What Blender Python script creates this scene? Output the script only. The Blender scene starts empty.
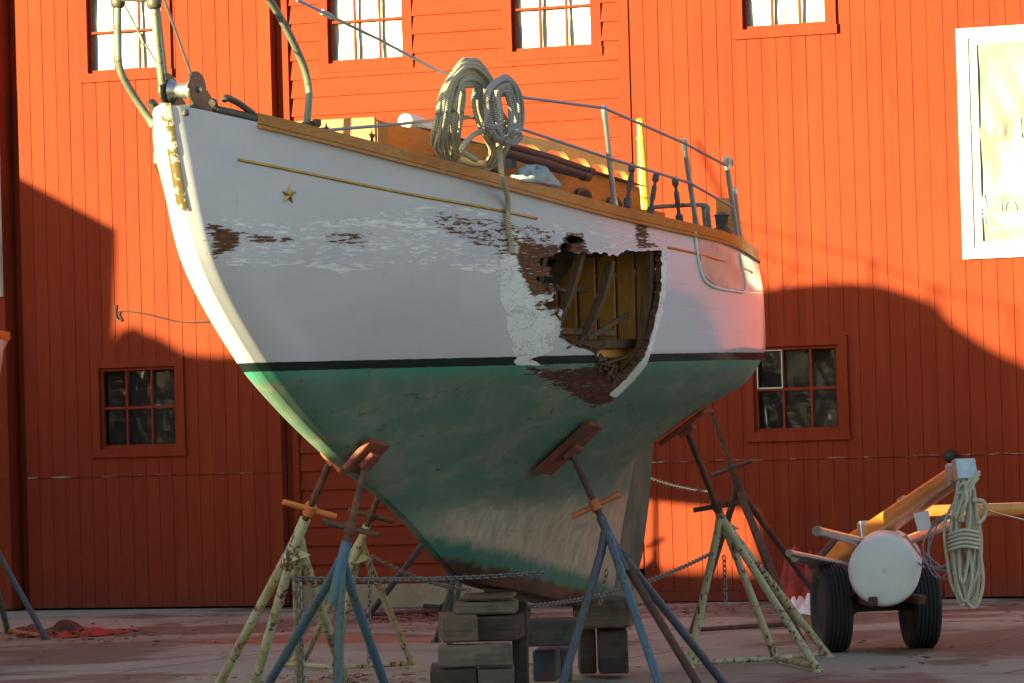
import bpy, bmesh, math, random
import numpy as np
from mathutils import Vector, Matrix
random.seed(7); rng = np.random.default_rng(7)
SC = bpy.context.scene; COL = SC.collection

# ------------------------------------------------------------------ camera model (metres, camera 1.5 m above the yard)
F = 4000.0; CX, CY = 512.0, 341.5; H = 1.5
ROLL = .028; PITCH = math.atan((436-341.5)/F)
FW = np.array([0, math.cos(PITCH), math.sin(PITCH)]); U0 = np.array([0, -math.sin(PITCH), math.cos(PITCH)]); R0 = np.array([1., 0, 0])
CR = R0*math.cos(ROLL)-U0*math.sin(ROLL); CU = U0*math.cos(ROLL)+R0*math.sin(ROLL)
CAM = np.array([0, 0, H])
def projv(P):
    v = P-CAM; d = v@FW
    return CX+F*(v@CR)/d, CY-F*(v@CU)/d
def ray(px, py): return FW+CR*(px-CX)/F-CU*(py-CY)/F
def on_plane(px, py, P, N):
    r = ray(px, py); return CAM+r*(((np.asarray(P)-CAM)@N)/(r@N))
def at(px, py, d):
    r = ray(px, py); return CAM+r*(d/r[1])
def gnd(px, py, z=0.):
    r = ray(px, py); return CAM+r*((z-CAM[2])/r[2])
cam = bpy.data.cameras.new('camera'); co = bpy.data.objects.new('camera', cam); COL.objects.link(co)
cam.sensor_width = 36; cam.lens = F*36/1024; cam.clip_start = .5; cam.clip_end = 2000
M = Matrix(((CR[0], CU[0], -FW[0], 0), (CR[1], CU[1], -FW[1], 0), (CR[2], CU[2], -FW[2], H), (0, 0, 0, 1)))
co.matrix_world = M; SC.camera = co

# ------------------------------------------------------------------ frames: boat axis and wall
PSI = math.radians(20)
A = np.array([math.sin(PSI), math.cos(PSI), 0]); PT = np.array([math.cos(PSI), -math.sin(PSI), 0])
B0 = at(168, 107, 19.0)
def bw(s, b, z): q = B0+A*s+PT*b; return np.array([q[0], q[1], z])
def boat_at(px, py, b):
    q = on_plane(px, py, B0+PT*b, PT); return q
def sz(q): return float((q-B0)@A), float(q[2])
TH = math.radians(21)
W0 = np.array([0, 35.7, 0.]); WU = np.array([math.cos(TH), -math.sin(TH), 0]); WN = np.array([-math.sin(TH), -math.cos(TH), 0])
def wall(px, py):
    q = on_plane(px, py, W0, WN); return float((q-W0)@WU), float(q[2])
SUN_A, SUN_E = math.radians(55), math.radians(5.0)
SUN_T = np.array([math.sin(SUN_A)*math.cos(SUN_E), math.cos(SUN_A)*math.cos(SUN_E), -math.sin(SUN_E)])

# ------------------------------------------------------------------ materials
class NT:
    def __init__(s, name):
        s.m = bpy.data.materials.new(name); s.m.use_nodes = True; s.t = s.m.node_tree; s.t.nodes.clear()
        s.out = s.t.nodes.new('ShaderNodeOutputMaterial'); s.b = s.t.nodes.new('ShaderNodeBsdfPrincipled')
        s.t.links.new(s.b.outputs[0], s.out.inputs[0])
    def n(s, ty, **kw):
        x = s.t.nodes.new(ty)
        for k, v in kw.items(): setattr(x, k, v)
        return x
    def put(s, sock, v):
        if isinstance(v, bpy.types.NodeSocket): s.t.links.new(v, sock)
        elif isinstance(v, (tuple, list)): sock.default_value = (*v, 1) if len(v) == 3 and sock.type == 'RGBA' else v
        else: sock.default_value = v
    def math(s, op, a, b=None, c=None, clamp=False):
        x = s.n('ShaderNodeMath', operation=op, use_clamp=clamp)
        s.put(x.inputs[0], a)
        if b is not None: s.put(x.inputs[1], b)
        if c is not None: s.put(x.inputs[2], c)
        return x.outputs[0]
    def step(s, v, lo, hi):
        x = s.n('ShaderNodeMapRange', interpolation_type='SMOOTHSTEP'); s.put(x.inputs[0], v)
        x.inputs[1].default_value = lo; x.inputs[2].default_value = hi
        return x.outputs[0]
    def mix(s, f, a, b):
        x = s.n('ShaderNodeMix', data_type='RGBA'); s.put(x.inputs[0], f); s.put(x.inputs[6], a); s.put(x.inputs[7], b)
        return x.outputs[2]
    def coord(s, which='Object', scale=(1, 1, 1), loc=(0, 0, 0), rot=(0, 0, 0)):
        c = s.n('ShaderNodeTexCoord').outputs[which]
        return s.map(c, scale, loc, rot)
    def map(s, c, scale=(1, 1, 1), loc=(0, 0, 0), rot=(0, 0, 0)):
        x = s.n('ShaderNodeMapping'); s.t.links.new(c, x.inputs[0])
        x.inputs[1].default_value = loc; x.inputs[2].default_value = rot; x.inputs[3].default_value = scale
        return x.outputs[0]
    def noise(s, co_, scale=5, detail=4, rough=.55, dist=0):
        x = s.n('ShaderNodeTexNoise'); s.put(x.inputs['Vector'], co_); x.inputs['Scale'].default_value = scale
        x.inputs['Detail'].default_value = detail; x.inputs['Roughness'].default_value = rough; x.inputs['Distortion'].default_value = dist
        return x.outputs[0]
    def bump(s, h, strength=.3, dist=.01):
        x = s.n('ShaderNodeBump'); s.put(x.inputs['Height'], h); x.inputs['Strength'].default_value = strength; x.inputs['Distance'].default_value = dist
        s.t.links.new(x.outputs[0], s.b.inputs['Normal'])
    def set(s, **kw):
        for k, v in kw.items(): s.put(s.b.inputs[k.replace('_', ' ')], v)
        return s.m
def worn(name, c1, c2, scale=14, lo=.5, hi=.58, rough=.6, metal=0, bump=.15, stretch=(1, 1, 1), c3=None):
    t = NT(name); c = t.coord(scale=stretch); n = t.noise(c, scale, 6, .62); f = t.step(t.math('ADD', n, t.math('MULTIPLY', t.math('SUBTRACT', t.noise(t.coord(), scale*.12, 2), .5), .55)), lo, hi)
    col = t.mix(f, c1, c2)
    n2 = t.noise(c, scale*.23, 3)
    dark = tuple(x*.72 for x in c1) if c3 is None else c3
    base = t.mix(t.step(n2, .4, .68), c1, dark)
    col = t.mix(f, base, c2)
    t.bump(n, bump, .004)
    return t.set(Base_Color=col, Roughness=t.mix(f, (rough,)*3, (.9,)*3), Metallic=metal)
def wood(name, c1, c2, rough=.4, coat=0, scale=(3, 3, 40), ax=0, bump=.1):
    t = NT(name); c = t.coord(scale=scale); n = t.noise(c, 3.0, 5, .6, .6); n2 = t.noise(t.coord(), 2.5, 3)
    col = t.mix(t.step(n, .32, .7), c1, c2); col = t.mix(t.math('MULTIPLY', t.step(n2, .45, .75), .45), col, tuple(x*.55 for x in c1))
    t.bump(n, bump, .004)
    return t.set(Base_Color=col, Roughness=rough, Coat_Weight=coat, Coat_Roughness=.12)
MT = {}
def wall_mat(name, horizontal=False):
    t = NT(name); c = t.coord()
    st = (1.2, 1, 9) if horizontal else (9, 1, 1.2)
    n = t.noise(t.map(c, st), 1.3, 6, .6); n2 = t.noise(c, .55, 4, .6); n3 = t.noise(c, 38, 4, .7)
    col = t.mix(t.step(n, .25, .75), (.215, .0295, .0098), (.25, .036, .0118))
    col = t.mix(t.math('MULTIPLY', t.step(n2, .4, .7), .55), col, (.18, .024, .0095))
    sp = t.n('ShaderNodeSeparateXYZ'); t.t.links.new(c, sp.inputs[0]); z = sp.outputs[2]
    # dirt splashed up the foot of the wall
    foot = t.math('MULTIPLY', t.step(t.math('ADD', z, t.math('MULTIPLY', t.noise(c, 5, 5), .35)), .50, .16), .55)
    col = t.mix(foot, col, (.13, .035, .025))
    # flaked paint along the butt joint of the boards
    band = t.step(t.math('ABSOLUTE', t.math('SUBTRACT', z, t.math('ADD', 1.225, t.math('MULTIPLY', t.noise(c, 3, 2), .012)))), .014, .006)
    fl = t.math('MULTIPLY', band, t.step(t.noise(t.map(c, (3.2, 1, 20)), 1.6, 6, .75), .52, .60))
    col = t.mix(t.math('MULTIPLY', fl, .8), col, (.50, .36, .27))
    speck = t.step(n3, .74, .78)
    col = t.mix(t.math('MULTIPLY', speck, .35), col, (.30, .05, .03))
    wn_ = t.n('ShaderNodeTexWhiteNoise', noise_dimensions='1D'); t.t.links.new(t.math('FLOOR', t.math('DIVIDE', z if horizontal else sp.outputs[0], .17 if horizontal else .138)), wn_.inputs['W'])
    col = t.mix(t.math('MULTIPLY', wn_.outputs[0], .30), col, (.16, .016, .008))
    fade = t.step(t.noise(t.map(c, (7, 1, .5)), 1.1, 5, .7), .60, .74); col = t.mix(t.math('MULTIPLY', fade, .38), col, (.40, .06, .014))
    t.bump(t.math('ADD', n, t.math('MULTIPLY', n3, .5)), .16, .004)
    return t.set(Base_Color=col, Roughness=.75, Specular_IOR_Level=.12)
MT['wall_v'] = wall_mat('red board paint'); MT['wall_h'] = wall_mat('red clapboard paint', True)
def concrete(name, base, dark):
    t = NT(name); c = t.coord(); n = t.noise(c, .55, 6, .62, .4); n2 = t.noise(c, 18, 6, .7); n3 = t.noise(c, .21, 5, .65, .8)
    col = t.mix(t.step(n2, .3, .7), base, tuple(x*.8 for x in base))
    col = t.mix(t.math('MULTIPLY', t.step(n, .46, .66), .7), col, tuple(x*.62 for x in base))
    col = t.mix(t.math('MULTIPLY', t.step(n3, .50, .575), .85), col, dark)
    t.bump(n2, .35, .01)
    return t, c, col
t, c, col = concrete('stained yard concrete', (.335, .325, .26), (.13, .08, .055))
# slab joints and cracks
br = t.n('ShaderNodeTexBrick'); t.t.links.new(t.map(c, (1, 1, 1), (.9, .35, 0), (0, 0, math.radians(24))), br.inputs['Vector'])
br.inputs['Scale'].default_value = 1; br.inputs['Brick Width'].default_value = 3.1; br.inputs['Row Height'].default_value = 2.6
br.inputs['Mortar Size'].default_value = .018; br.inputs['Mortar Smooth'].default_value = .2; br.offset = .35
vo = t.n('ShaderNodeTexVoronoi', feature='DISTANCE_TO_EDGE')
wv = t.n('ShaderNodeVectorMath', operation='ADD'); nz = t.n('ShaderNodeTexNoise'); nz.inputs['Scale'].default_value = 2.2; nz.inputs['Detail'].default_value = 6
t.t.links.new(c, nz.inputs['Vector']); sc = t.n('ShaderNodeVectorMath', operation='SCALE'); t.t.links.new(nz.outputs[1], sc.inputs[0]); sc.inputs['Scale'].default_value = .55
t.t.links.new(c, wv.inputs[0]); t.t.links.new(sc.outputs[0], wv.inputs[1]); t.t.links.new(wv.outputs[0], vo.inputs['Vector']); vo.inputs['Scale'].default_value = .42
crack = t.math('MULTIPLY', t.step(vo.outputs['Distance'], .012, .004), t.step(t.noise(c, .6, 3), .5, .56))
col = t.mix(t.math('MULTIPLY', br.outputs['Fac'], .75), col, (.06, .04, .038)); col = t.mix(t.math('MULTIPLY', crack, .8), col, (.05, .035, .03))
wet = t.step(t.noise(t.map(c, (1, 1, 1), (4, 2, 0)), .36, 5, .6, .5), .58, .62)
col = t.mix(t.math('MULTIPLY', wet, .6), col, (.10, .047, .038))
MT['ground'] = t.set(Base_Color=col, Roughness=t.mix(wet, (.85,)*3, (.45,)*3))
t, c, col = concrete('foundation concrete', (.36, .25, .15), (.18, .11, .07)); MT['found'] = t.set(Base_Color=col, Roughness=.9)
def plain(name, c, rough=.5, metal=0, var=.25, scale=9, **kw):
    t = NT(name); n = t.noise(t.coord(), scale, 5, .6)
    col = t.mix(t.step(n, .3, .72), c, tuple(x*(1-var) for x in c)); t.bump(n, .06, .003)
    return t.set(Base_Color=col, Roughness=rough, Metallic=metal, **kw)
MT['dark'] = plain('dark interior', (.03, .022, .02), .8)
MT['bronze'] = plain('weathered bronze', (.13, .105, .085), .5, .35, .4, 16)
MT['verdigris'] = worn('verdigris bronze tube', (.21, .22, .16), (.13, .10, .075), 22, .55, .66, .45, .25)
MT['steel'] = plain('stainless steel', (.55, .53, .52), .28, .9, .3)
MT['gold'] = plain('gold leaf', (.60, .36, .075), .30, .85, .35, 20)
MT['varnish'] = wood('varnished mahogany', (.36, .105, .004), (.52, .18, .008), .45, .08, (6, 6, 30))
MT['spruce'] = wood('varnished spruce', (.72, .23, .035), (.82, .31, .06), .3, .7, (14, 14, 14))
MT['teak'] = wood('bright teak', (.66, .38, .10), (.78, .48, .15), .4, .3, (9, 9, 20))
MT['plywood'] = wood('pale plywood', (.30, .125, .035), (.40, .18, .055), .6, 0, (3, 3, 24))
MT['white'] = plain('white paint', (.80, .79, .77), .35, 0, .08, 5)
MT['weathered'] = worn('weathered white frame', (.78, .75, .66), (.42, .30, .16), 7, .66, .72, .7, stretch=(3, 3, 1))
MT['canvas'] = plain('grey canvas', (.42, .43, .44), .8)
MT['rubber'] = plain('black rubber', (.022, .022, .024), .75, 0, .4, 30)
MT['rim'] = worn('rusty rim', (.30, .28, .26), (.20, .09, .05), 20)
MT['black'] = plain('black iron', (.03, .028, .028), .6, .2)
MT['galv'] = plain('galvanised chain', (.30, .29, .29), .5, .7, .4, 40)
MT['alu'] = plain('dull aluminium', (.62, .61, .60), .35, .85, .25, 12)
MT['yellow_rust'] = worn('cream paint over rust', (.58, .51, .33), (.15, .065, .035), 40, .555, .62, .65, stretch=(1, 1, .55), c3=(.40, .32, .15))
MT['cream_rust'] = worn('pale cream paint over rust', (.50, .45, .28), (.15, .07, .04), 46, .56, .62, .65, stretch=(1, 1, .55), c3=(.47, .40, .22))
MT['teal_rust'] = worn('blue and teal paint on steel', (.07, .13, .23), (.11, .07, .055), 44, .565, .62, .6, stretch=(1, 1, .5), c3=(.085, .15, .14))
MT['teal'] = worn('teal paint on steel', (.085, .15, .14), (.12, .075, .055), 44, .56, .64, .6, stretch=(1, 1, .5), c3=(.09, .14, .13))
MT['blue_rust'] = worn('blue paint on steel', (.075, .09, .13), (.10, .065, .055), 44, .58, .64, .6, stretch=(1, 1, .5), c3=(.07, .08, .11))
MT['rust'] = worn('brown rusted steel', (.095, .045, .035), (.16, .07, .04), 20, .5, .62, .8)
MT['pad_red'] = worn('red painted pad', (.25, .055, .035), (.12, .05, .035), 12, .55, .64, .75)
MT['orange'] = worn('orange painted handle', (.62, .17, .05), (.22, .09, .05), 25, .6, .66, .6)
def timber(name, c1, c2):
    t = NT(name); c = t.coord(); n = t.noise(t.map(c, (2, 22, 22)), 1.7, 6, .65, .4); n2 = t.noise(c, 4.5, 4)
    col = t.mix(t.step(n, .3, .7), c1, c2); col = t.mix(t.math('MULTIPLY', t.step(n2, .5, .68), .6), col, tuple(x*.45 for x in c1))
    t.bump(n, .5, .01); return t.set(Base_Color=col, Roughness=.9)
MT['tim_a'] = timber('weathered brown timber', (.12, .075, .05), (.19, .125, .085)); MT['tim_b'] = timber('weathered grey timber', (.11, .085, .065), (.17, .135, .105))
MT['tim_c'] = timber('dark creosoted timber', (.055, .038, .03), (.095, .065, .05)); MT['tim_d'] = timber('timber with worn pale paint', (.15, .115, .085), (.22, .175, .13))
MT['tim_e'] = worn('blue painted timber', (.045, .085, .14), (.10, .065, .045), 7, .52, .6, .8)
MT['leaf'] = worn('dead leaves', (.20, .055, .03), (.30, .12, .045), 3, .45, .55, .8)
MT['red_cloth'] = plain('red cloth', (.45, .045, .03), .8, 0, .5, 6)
def rope_mat(name, c1, c2, freq=55, dk=.42):
    t = NT(name); u = t.n('ShaderNodeUVMap').outputs[0]
    w = t.n('ShaderNodeTexWave', wave_type='BANDS', bands_direction='DIAGONAL'); t.t.links.new(t.map(u, (freq, 6.2832/3.1416*1.0, 1)), w.inputs['Vector']); w.inputs['Scale'].default_value = 1; w.inputs['Distortion'].default_value = .4
    n = t.noise(t.coord(), 9, 4)
    col = t.mix(w.outputs['Fac'], tuple(x*dk for x in c1), c1); col = t.mix(t.math('MULTIPLY', t.step(n, .4, .7), .5), col, c2)
    t.bump(w.outputs['Fac'], .8, .006); return t.set(Base_Color=col, Roughness=.9)
MT['rope'] = rope_mat('tan mooring rope', (.78, .66, .47), (.62, .50, .34)); MT['rope_grey'] = rope_mat('grey mooring rope', (.62, .56, .52), (.50, .45, .42))
MT['rope_white'] = rope_mat('cream braided rope', (.90, .83, .64), (.84, .76, .58), 90, .72)
MT['lifeline'] = plain('lifeline wire', (.34, .31, .34), .45, .3, .2)
def plastic(name, base, alpha, rough=.18, bump=.38):
    t = NT(name); c = t.coord(); n = t.noise(t.map(c, (1, 1, .55)), 3.2, 3, .5, 1.2); n2 = t.noise(c, 12, 2, .5, 1.2)
    t.bump(t.math('ADD', n, t.math('MULTIPLY', n2, .2)), bump, .05)
    return t.set(Base_Color=t.mix(t.step(n, .35, .7), base, tuple(x*.75 for x in base)), Roughness=rough, Alpha=alpha)
MT['plastic'] = plastic('sunlit crinkled plastic sheet', (.36, .355, .34), .97, .3, .22)  # pale copy of the sheet for the sunlit upper panes
t = NT('shaded creased plastic sheet'); c = t.coord(); k1 = t.noise(t.map(c, (9, 1, 1.7), (0, 0, 0), (0, math.radians(28), 0)), 1.1, 3, .5, .8); k2 = t.noise(t.map(c, (2.2, 1, 8), (3, 0, 1), (0, math.radians(35), 0)), 1.0, 3, .5, .6)  # dark copy of the sheet, shade of the lower panes put into its colour
cr = t.math('MAXIMUM', t.step(k1, .63, .74), t.math('MULTIPLY', t.step(k2, .64, .76), .7))
t.bump(t.math('ADD', k1, k2), .25, .04)
MT['plastic_shaded'] = t.set(Base_Color=t.mix(cr, (.05, .045, .042), (.42, .41, .38)), Roughness=.18, Alpha=t.math('MULTIPLY_ADD', cr, .55, .22))
MT['tarp'] = plastic('beige plastic sheeting', (.19, .184, .176), 1.0, .5, .16)

# ------------------------------------------------------------------ mesh builder
class MB:
    def __init__(s): s.v = []; s.f = []; s.uv = {}
    def add(s, vs, fs):
        k = len(s.v); s.v += [tuple(map(float, x)) for x in vs]; s.f += [tuple(i+k for i in f) for f in fs]; return k
    def box(s, lo, hi, bev=0):
        (x0, y0, z0), (x1, y1, z1) = lo, hi
        s.add([(x0, y0, z0), (x1, y0, z0), (x1, y1, z0), (x0, y1, z0), (x0, y0, z1), (x1, y0, z1), (x1, y1, z1), (x0, y1, z1)],
              [(0, 3, 2, 1), (4, 5, 6, 7), (0, 1, 5, 4), (1, 2, 6, 5), (2, 3, 7, 6), (3, 0, 4, 7)])
    def obox(s, c, ax, half):
        ax = [np.asarray(a, float)/np.linalg.norm(a) for a in ax]; c = np.asarray(c, float)
        vs = [c+ax[0]*half[0]*i+ax[1]*half[1]*j+ax[2]*half[2]*k for k in (-1, 1) for j in (-1, 1) for i in (-1, 1)]
        fs = [(0, 2, 3, 1), (4, 5, 7, 6), (0, 1, 5, 4), (2, 6, 7, 3), (0, 4, 6, 2), (1, 3, 7, 5)]
        if np.dot(np.cross(ax[0], ax[1]), ax[2]) < 0: fs = [f[::-1] for f in fs]
        s.add(vs, fs)
    def bar(s, p, q, w, h, up=(0, 0, 1)):
        p = np.asarray(p, float); q = np.asarray(q, float); d = q-p; L = np.linalg.norm(d); d /= L
        sd = np.cross(d, up); sd /= np.linalg.norm(sd); u = np.cross(sd, d)
        s.obox((p+q)/2, (d, sd, u), (L/2, w/2, h/2))
    def tube(s, pts, r, n=10, cap=True, closed=False):
        P = np.array(pts, float); m = len(P); rr = np.full(m, r, float) if np.isscalar(r) else np.array(r, float)
        T = np.gradient(P, axis=0) if not closed else (np.roll(P, -1, 0)-np.roll(P, 1, 0)); T /= np.linalg.norm(T, axis=1)[:, None]+1e-12
        u = np.cross(T[0], (0.31, .2, .93)); u /= np.linalg.norm(u); k = len(s.v); L = 0
        for i in range(m):
            u = u-T[i]*(u@T[i]); u /= np.linalg.norm(u); w = np.cross(T[i], u)
            if i: L += np.linalg.norm(P[i]-P[i-1])
            for j in range(n):
                a = 2*math.pi*j/n; s.v.append(tuple(P[i]+rr[i]*(u*math.cos(a)+w*math.sin(a)))); s.uv[len(s.v)-1] = (L, j/n)
        for i in range(m if closed else m-1):
            for j in range(n):
                a = k+i*n; b = k+((i+1) % m)*n
                s.f.append((a+j, a+(j+1) % n, b+(j+1) % n, b+j))
        if cap and not closed:
            s.f.append(tuple(k+j for j in reversed(range(n)))); s.f.append(tuple(k+(m-1)*n+j for j in range(n)))
    def lathe(s, c, axis, prof, n=32):
        ax = np.asarray(axis, float); ax /= np.linalg.norm(ax); u = np.cross(ax, (0.0, .1, 1) if abs(ax[2]) < .9 else (1, 0, 0)); u /= np.linalg.norm(u); w = np.cross(ax, u)
        k = len(s.v); c = np.asarray(c, float)
        for (h, r) in prof:
            for j in range(n):
                a = 2*math.pi*j/n; s.v.append(tuple(c+ax*h+r*(u*math.cos(a)+w*math.sin(a))))
        for i in range(len(prof)-1):
            for j in range(n): s.f.append((k+i*n+j, k+i*n+(j+1) % n, k+(i+1)*n+(j+1) % n, k+(i+1)*n+j))
        s.f.append(tuple(k+j for j in reversed(range(n)))); e = k+(len(prof)-1)*n; s.f.append(tuple(e+j for j in range(n)))
    def prism(s, pts, off):
        P = [np.asarray(p, float) for p in pts]; n = len(P); o = np.asarray(off, float)
        s.add(P+[p+o for p in P], [tuple(reversed(range(n))), tuple(range(n, 2*n))]+[(i, (i+1) % n, n+(i+1) % n, n+i) for i in range(n)])
    def build(s, name, mat, parent=None, org=None, smooth=False, auto=None, bevel=0, recalc=True):
        me = bpy.data.meshes.new(name); V = np.array(s.v, float)
        if org is not None: V = V-np.asarray(org, float)
        me.from_pydata([tuple(x) for x in V], [], s.f)
        if s.uv:
            l = me.uv_layers.new(name='UVMap'); 
            for lp in me.loops:
                q = s.uv.get(lp.vertex_index)
                if q: l.data[lp.index].uv = q
        if recalc or bevel:
            bm = bmesh.new(); bm.from_mesh(me)
            if recalc: bmesh.ops.recalc_face_normals(bm, faces=bm.faces)
            if bevel: bmesh.ops.bevel(bm, geom=bm.edges[:], offset=bevel, segments=1, affect='EDGES', clamp_overlap=True)
            bm.to_mesh(me); bm.free()
        if smooth:
            for p in me.polygons: p.use_smooth = True
        if auto:
            for p in me.polygons: p.use_smooth = True
            me.set_sharp_from_angle(angle=math.radians(auto))
        me.materials.append(MT[mat] if isinstance(mat, str) else mat)
        o = bpy.data.objects.new(name, me); COL.objects.link(o)
        if parent: o.parent = parent
        return o
def thing(name, label, cat, loc=(0, 0, 0), rotz=0, group=None):
    o = bpy.data.objects.new(name, None); COL.objects.link(o); o.empty_display_size = .2
    o.location = tuple(map(float, loc)); o.rotation_euler = (0, 0, rotz); tag(o, label, cat, group); return o
def tag(o, label, cat, group=None, kind=None):
    if label: o['label'] = label; o['category'] = cat
    if group: o['group'] = group
    if kind: o['kind'] = kind
    return o
def rebase(o):
    """move a one-mesh thing's origin to the foot of its bounds"""
    me = o.data; n = len(me.vertices); a = np.empty(n*3); me.vertices.foreach_get('co', a); a = a.reshape(-1, 3)
    c = np.array([(a[:, 0].min()+a[:, 0].max())/2, (a[:, 1].min()+a[:, 1].max())/2, a[:, 2].min()]); me.vertices.foreach_set('co', (a-c).ravel()); me.update()
    o.location = tuple(c); return o
def spline(pts, n=8, closed=False):
    P = np.array(pts, float); m = len(P); out = []
    for i in range(m if closed else m-1):
        g = lambda k: P[k % m] if closed else P[min(max(k, 0), m-1)]
        p0, p1, p2, p3 = g(i-1), g(i), g(i+1), g(i+2)
        for j in range(n):
            t = j/n; out.append(.5*((2*p1)+(-p0+p2)*t+(2*p0-5*p1+4*p2-p3)*t*t+(-p0+3*p1-3*p2+p3)*t**3))
    if not closed: out.append(P[-1])
    return np.array(out)
EXPO = 2.05
# ------------------------------------------------------------------ world, sun, ground
w = bpy.data.worlds.new('World'); SC.world = w; w.use_nodes = True; nt = w.node_tree
bg = nt.nodes['Background']; sky = nt.nodes.new('ShaderNodeTexSky'); sky.sky_type = 'NISHITA'; sky.sun_disc = False
sky.sun_elevation = SUN_E
sky.sun_rotation = math.atan2(-SUN_T[0], -SUN_T[1]) % (2*math.pi)
sky.air_density = 1.0; sky.dust_density = .8; sky.ozone_density = 1.5
nt.links.new(sky.outputs[0], bg.inputs[0]); bg.inputs[1].default_value = .122
sun = bpy.data.lights.new('sun', 'SUN'); sun.energy = 5.0; sun.angle = math.radians(.5); sun.color = (1, .92, .46)
so = bpy.data.objects.new('sun', sun); COL.objects.link(so); so.rotation_euler = Vector(SUN_T).to_track_quat('-Z', 'Y').to_euler(); so.location = (-20, 0, 15)
vs = SC.view_settings; vs.view_transform = 'Standard'; vs.look = 'None'; vs.exposure = EXPO; vs.gamma = 1; vs.use_curve_mapping = False
g = MB(); g.add([(-400, -400, 0), (400, -400, 0), (400, 500, 0), (-400, 500, 0)], [(0, 1, 2, 3)])
tag(g.build('ground', 'ground'), None, None, kind='structure')

# ------------------------------------------------------------------ the red shed
shed = thing('boatyard_shed', 'long red wooden boatyard shed with board doors, clapboards and small paned windows', 'building', W0, -TH)
WIN = [(-4.08, -3.31, 4.97, 5.72, 1), (-1.70, -.96, 4.93, 5.68, 1), (.09, .85, 4.93, 5.68, 1), (2.26, 3.02, 4.99, 5.74, 1), (-4.05, -3.27, 1.49, 2.23, 0), (2.26, 3.03, 1.475, 2.21, 0)]
def boards(name, u0, u1, z0, z1, y, step=.138, joint=1.225, mat='wall_v'):
    m = MB(); k = int(round((u1-u0)/step)); st = (u1-u0)/k; gd, gw = .005, .0032
    for i in range(k):
        a, b = u0+i*st, u0+(i+1)*st; cuts = sorted({a, b}|{x for wn in WIN for x in wn[:2] if a < x < b})
        dy = random.uniform(-.0015, .0015)
        for c, d in zip(cuts, cuts[1:]):
            zs = [(z0, z1)] if joint is None else [(z0, joint-.003), (joint+.003, z1)]
            for wn in WIN:
                if wn[0]-1e-6 <= (c+d)/2 <= wn[1]+1e-6:
                    nz = []
                    for (p, q) in zs:
                        if wn[3] <= p or wn[2] >= q: nz.append((p, q)); continue
                        if p < wn[2]: nz.append((p, wn[2]))
                        if q > wn[3]: nz.append((wn[3], q))
                    zs = nz
            l = gw if c == a else 0; r = gw if d == b else 0
            for (p, q) in zs:
                yy = y+dy
                m.add([(c, yy+gd, p), (c+l, yy, p), (d-r, yy, p), (d, yy+gd, p), (c, yy+gd, q), (c+l, yy, q), (d-r, yy, q), (d, yy+gd, q)],
                      [(0, 1, 5, 4), (1, 2, 6, 5), (2, 3, 7, 6)])
    return m.build(name, mat, shed, recalc=False)
DP = -.12                                   # the hung door leaf stands proud of the clapboards
boards('door_leaf', -4.84, -2.23, .02, 9, DP)
boards('board_siding', -14, -4.95, .02, 9, -.25)
boards('board_siding', 1.20, 3.90, .10, 9, -.03)
boards('door_leaf', 3.915, 16, .02, 9, -.05)
m = MB()                                    # clapboards
z = .21; z_all = []
while z < 9:
    cuts = [(-2.09, 1.10)]
    for wn in WIN[1:3]:
        if wn[2] < z+.17 and wn[3] > z:
            nc = []
            for (p, q) in cuts:
                if wn[0] > p and wn[1] < q: nc += [(p, wn[0]), (wn[1], q)]
                else: nc.append((p, q))
            cuts = nc
            for (za, zb) in ((z, wn[2]), (wn[3], z+.172)):
                if .004 < zb-za < .172: m.add([(wn[0], -.028, za), (wn[1], -.028, za), (wn[1], -.004-.024*(1-(zb-z)/.172), zb), (wn[0], -.004-.024*(1-(zb-z)/.172), zb)], [(0, 1, 2, 3)])
    j = random.uniform(-.004, .004)
    for (p, q) in cuts:
        m.add([(p, -.028, z+j), (q, -.028, z+j), (q, -.004, z+.172), (p, -.004, z+.172), (p, -.004, z+j), (q, -.004, z+j)], [(0, 1, 2, 3), (4, 5, 1, 0)])
    z += .17
m.build('clapboard_siding', 'wall_h', shed, recalc=False)
m = MB(); m.box((-2.09, -.035, 0), (1.19, .2, .20)); m.build('foundation', 'found', shed)
m = MB()
m.box((-2.225, -.002, 0), (-2.095, .1, 9)); m.box((-2.15, -.045, .0), (-2.093, -.003, 9))
m.box((1.103, -.045, .3), (1.197, .05, 9)); m.build('corner_trim', 'wall_v', shed)
m = MB(); m.box((-4.84, DP+.01, .02), (-4.836, 0, 9)); m.box((-2.236, DP+.01, .02), (-2.231, 0, 9)); m.build('door_edge', 'wall_v', shed)
m = MB(); m.box((-4.957, -.24, .02), (-4.951, 0, 9)); m.box((-4.95, -.01, 0), (-4.84, .0, 9)); m.build('door_jamb', 'wall_v', shed)
m = MB(); m.box((1.2, -.045, .01), (3.9, .05, .098)); m.box((3.9, -.03, 0), (3.914, 0, 9)); m.build('sill_board', 'wall_v', shed)
m = MB()                                    # the rest of the building behind its front
m.box((-14, .06, 0), (-13.8, 16, 9)); m.box((15.8, .06, 0), (16, 16, 9)); m.box((-14, 16, 0), (16, 16.2, 9)); m.box((-14.4, -.6, 9), (16.4, 16.6, 9.2))
m.build('side_and_rear_walls', 'wall_h', shed)
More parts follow.
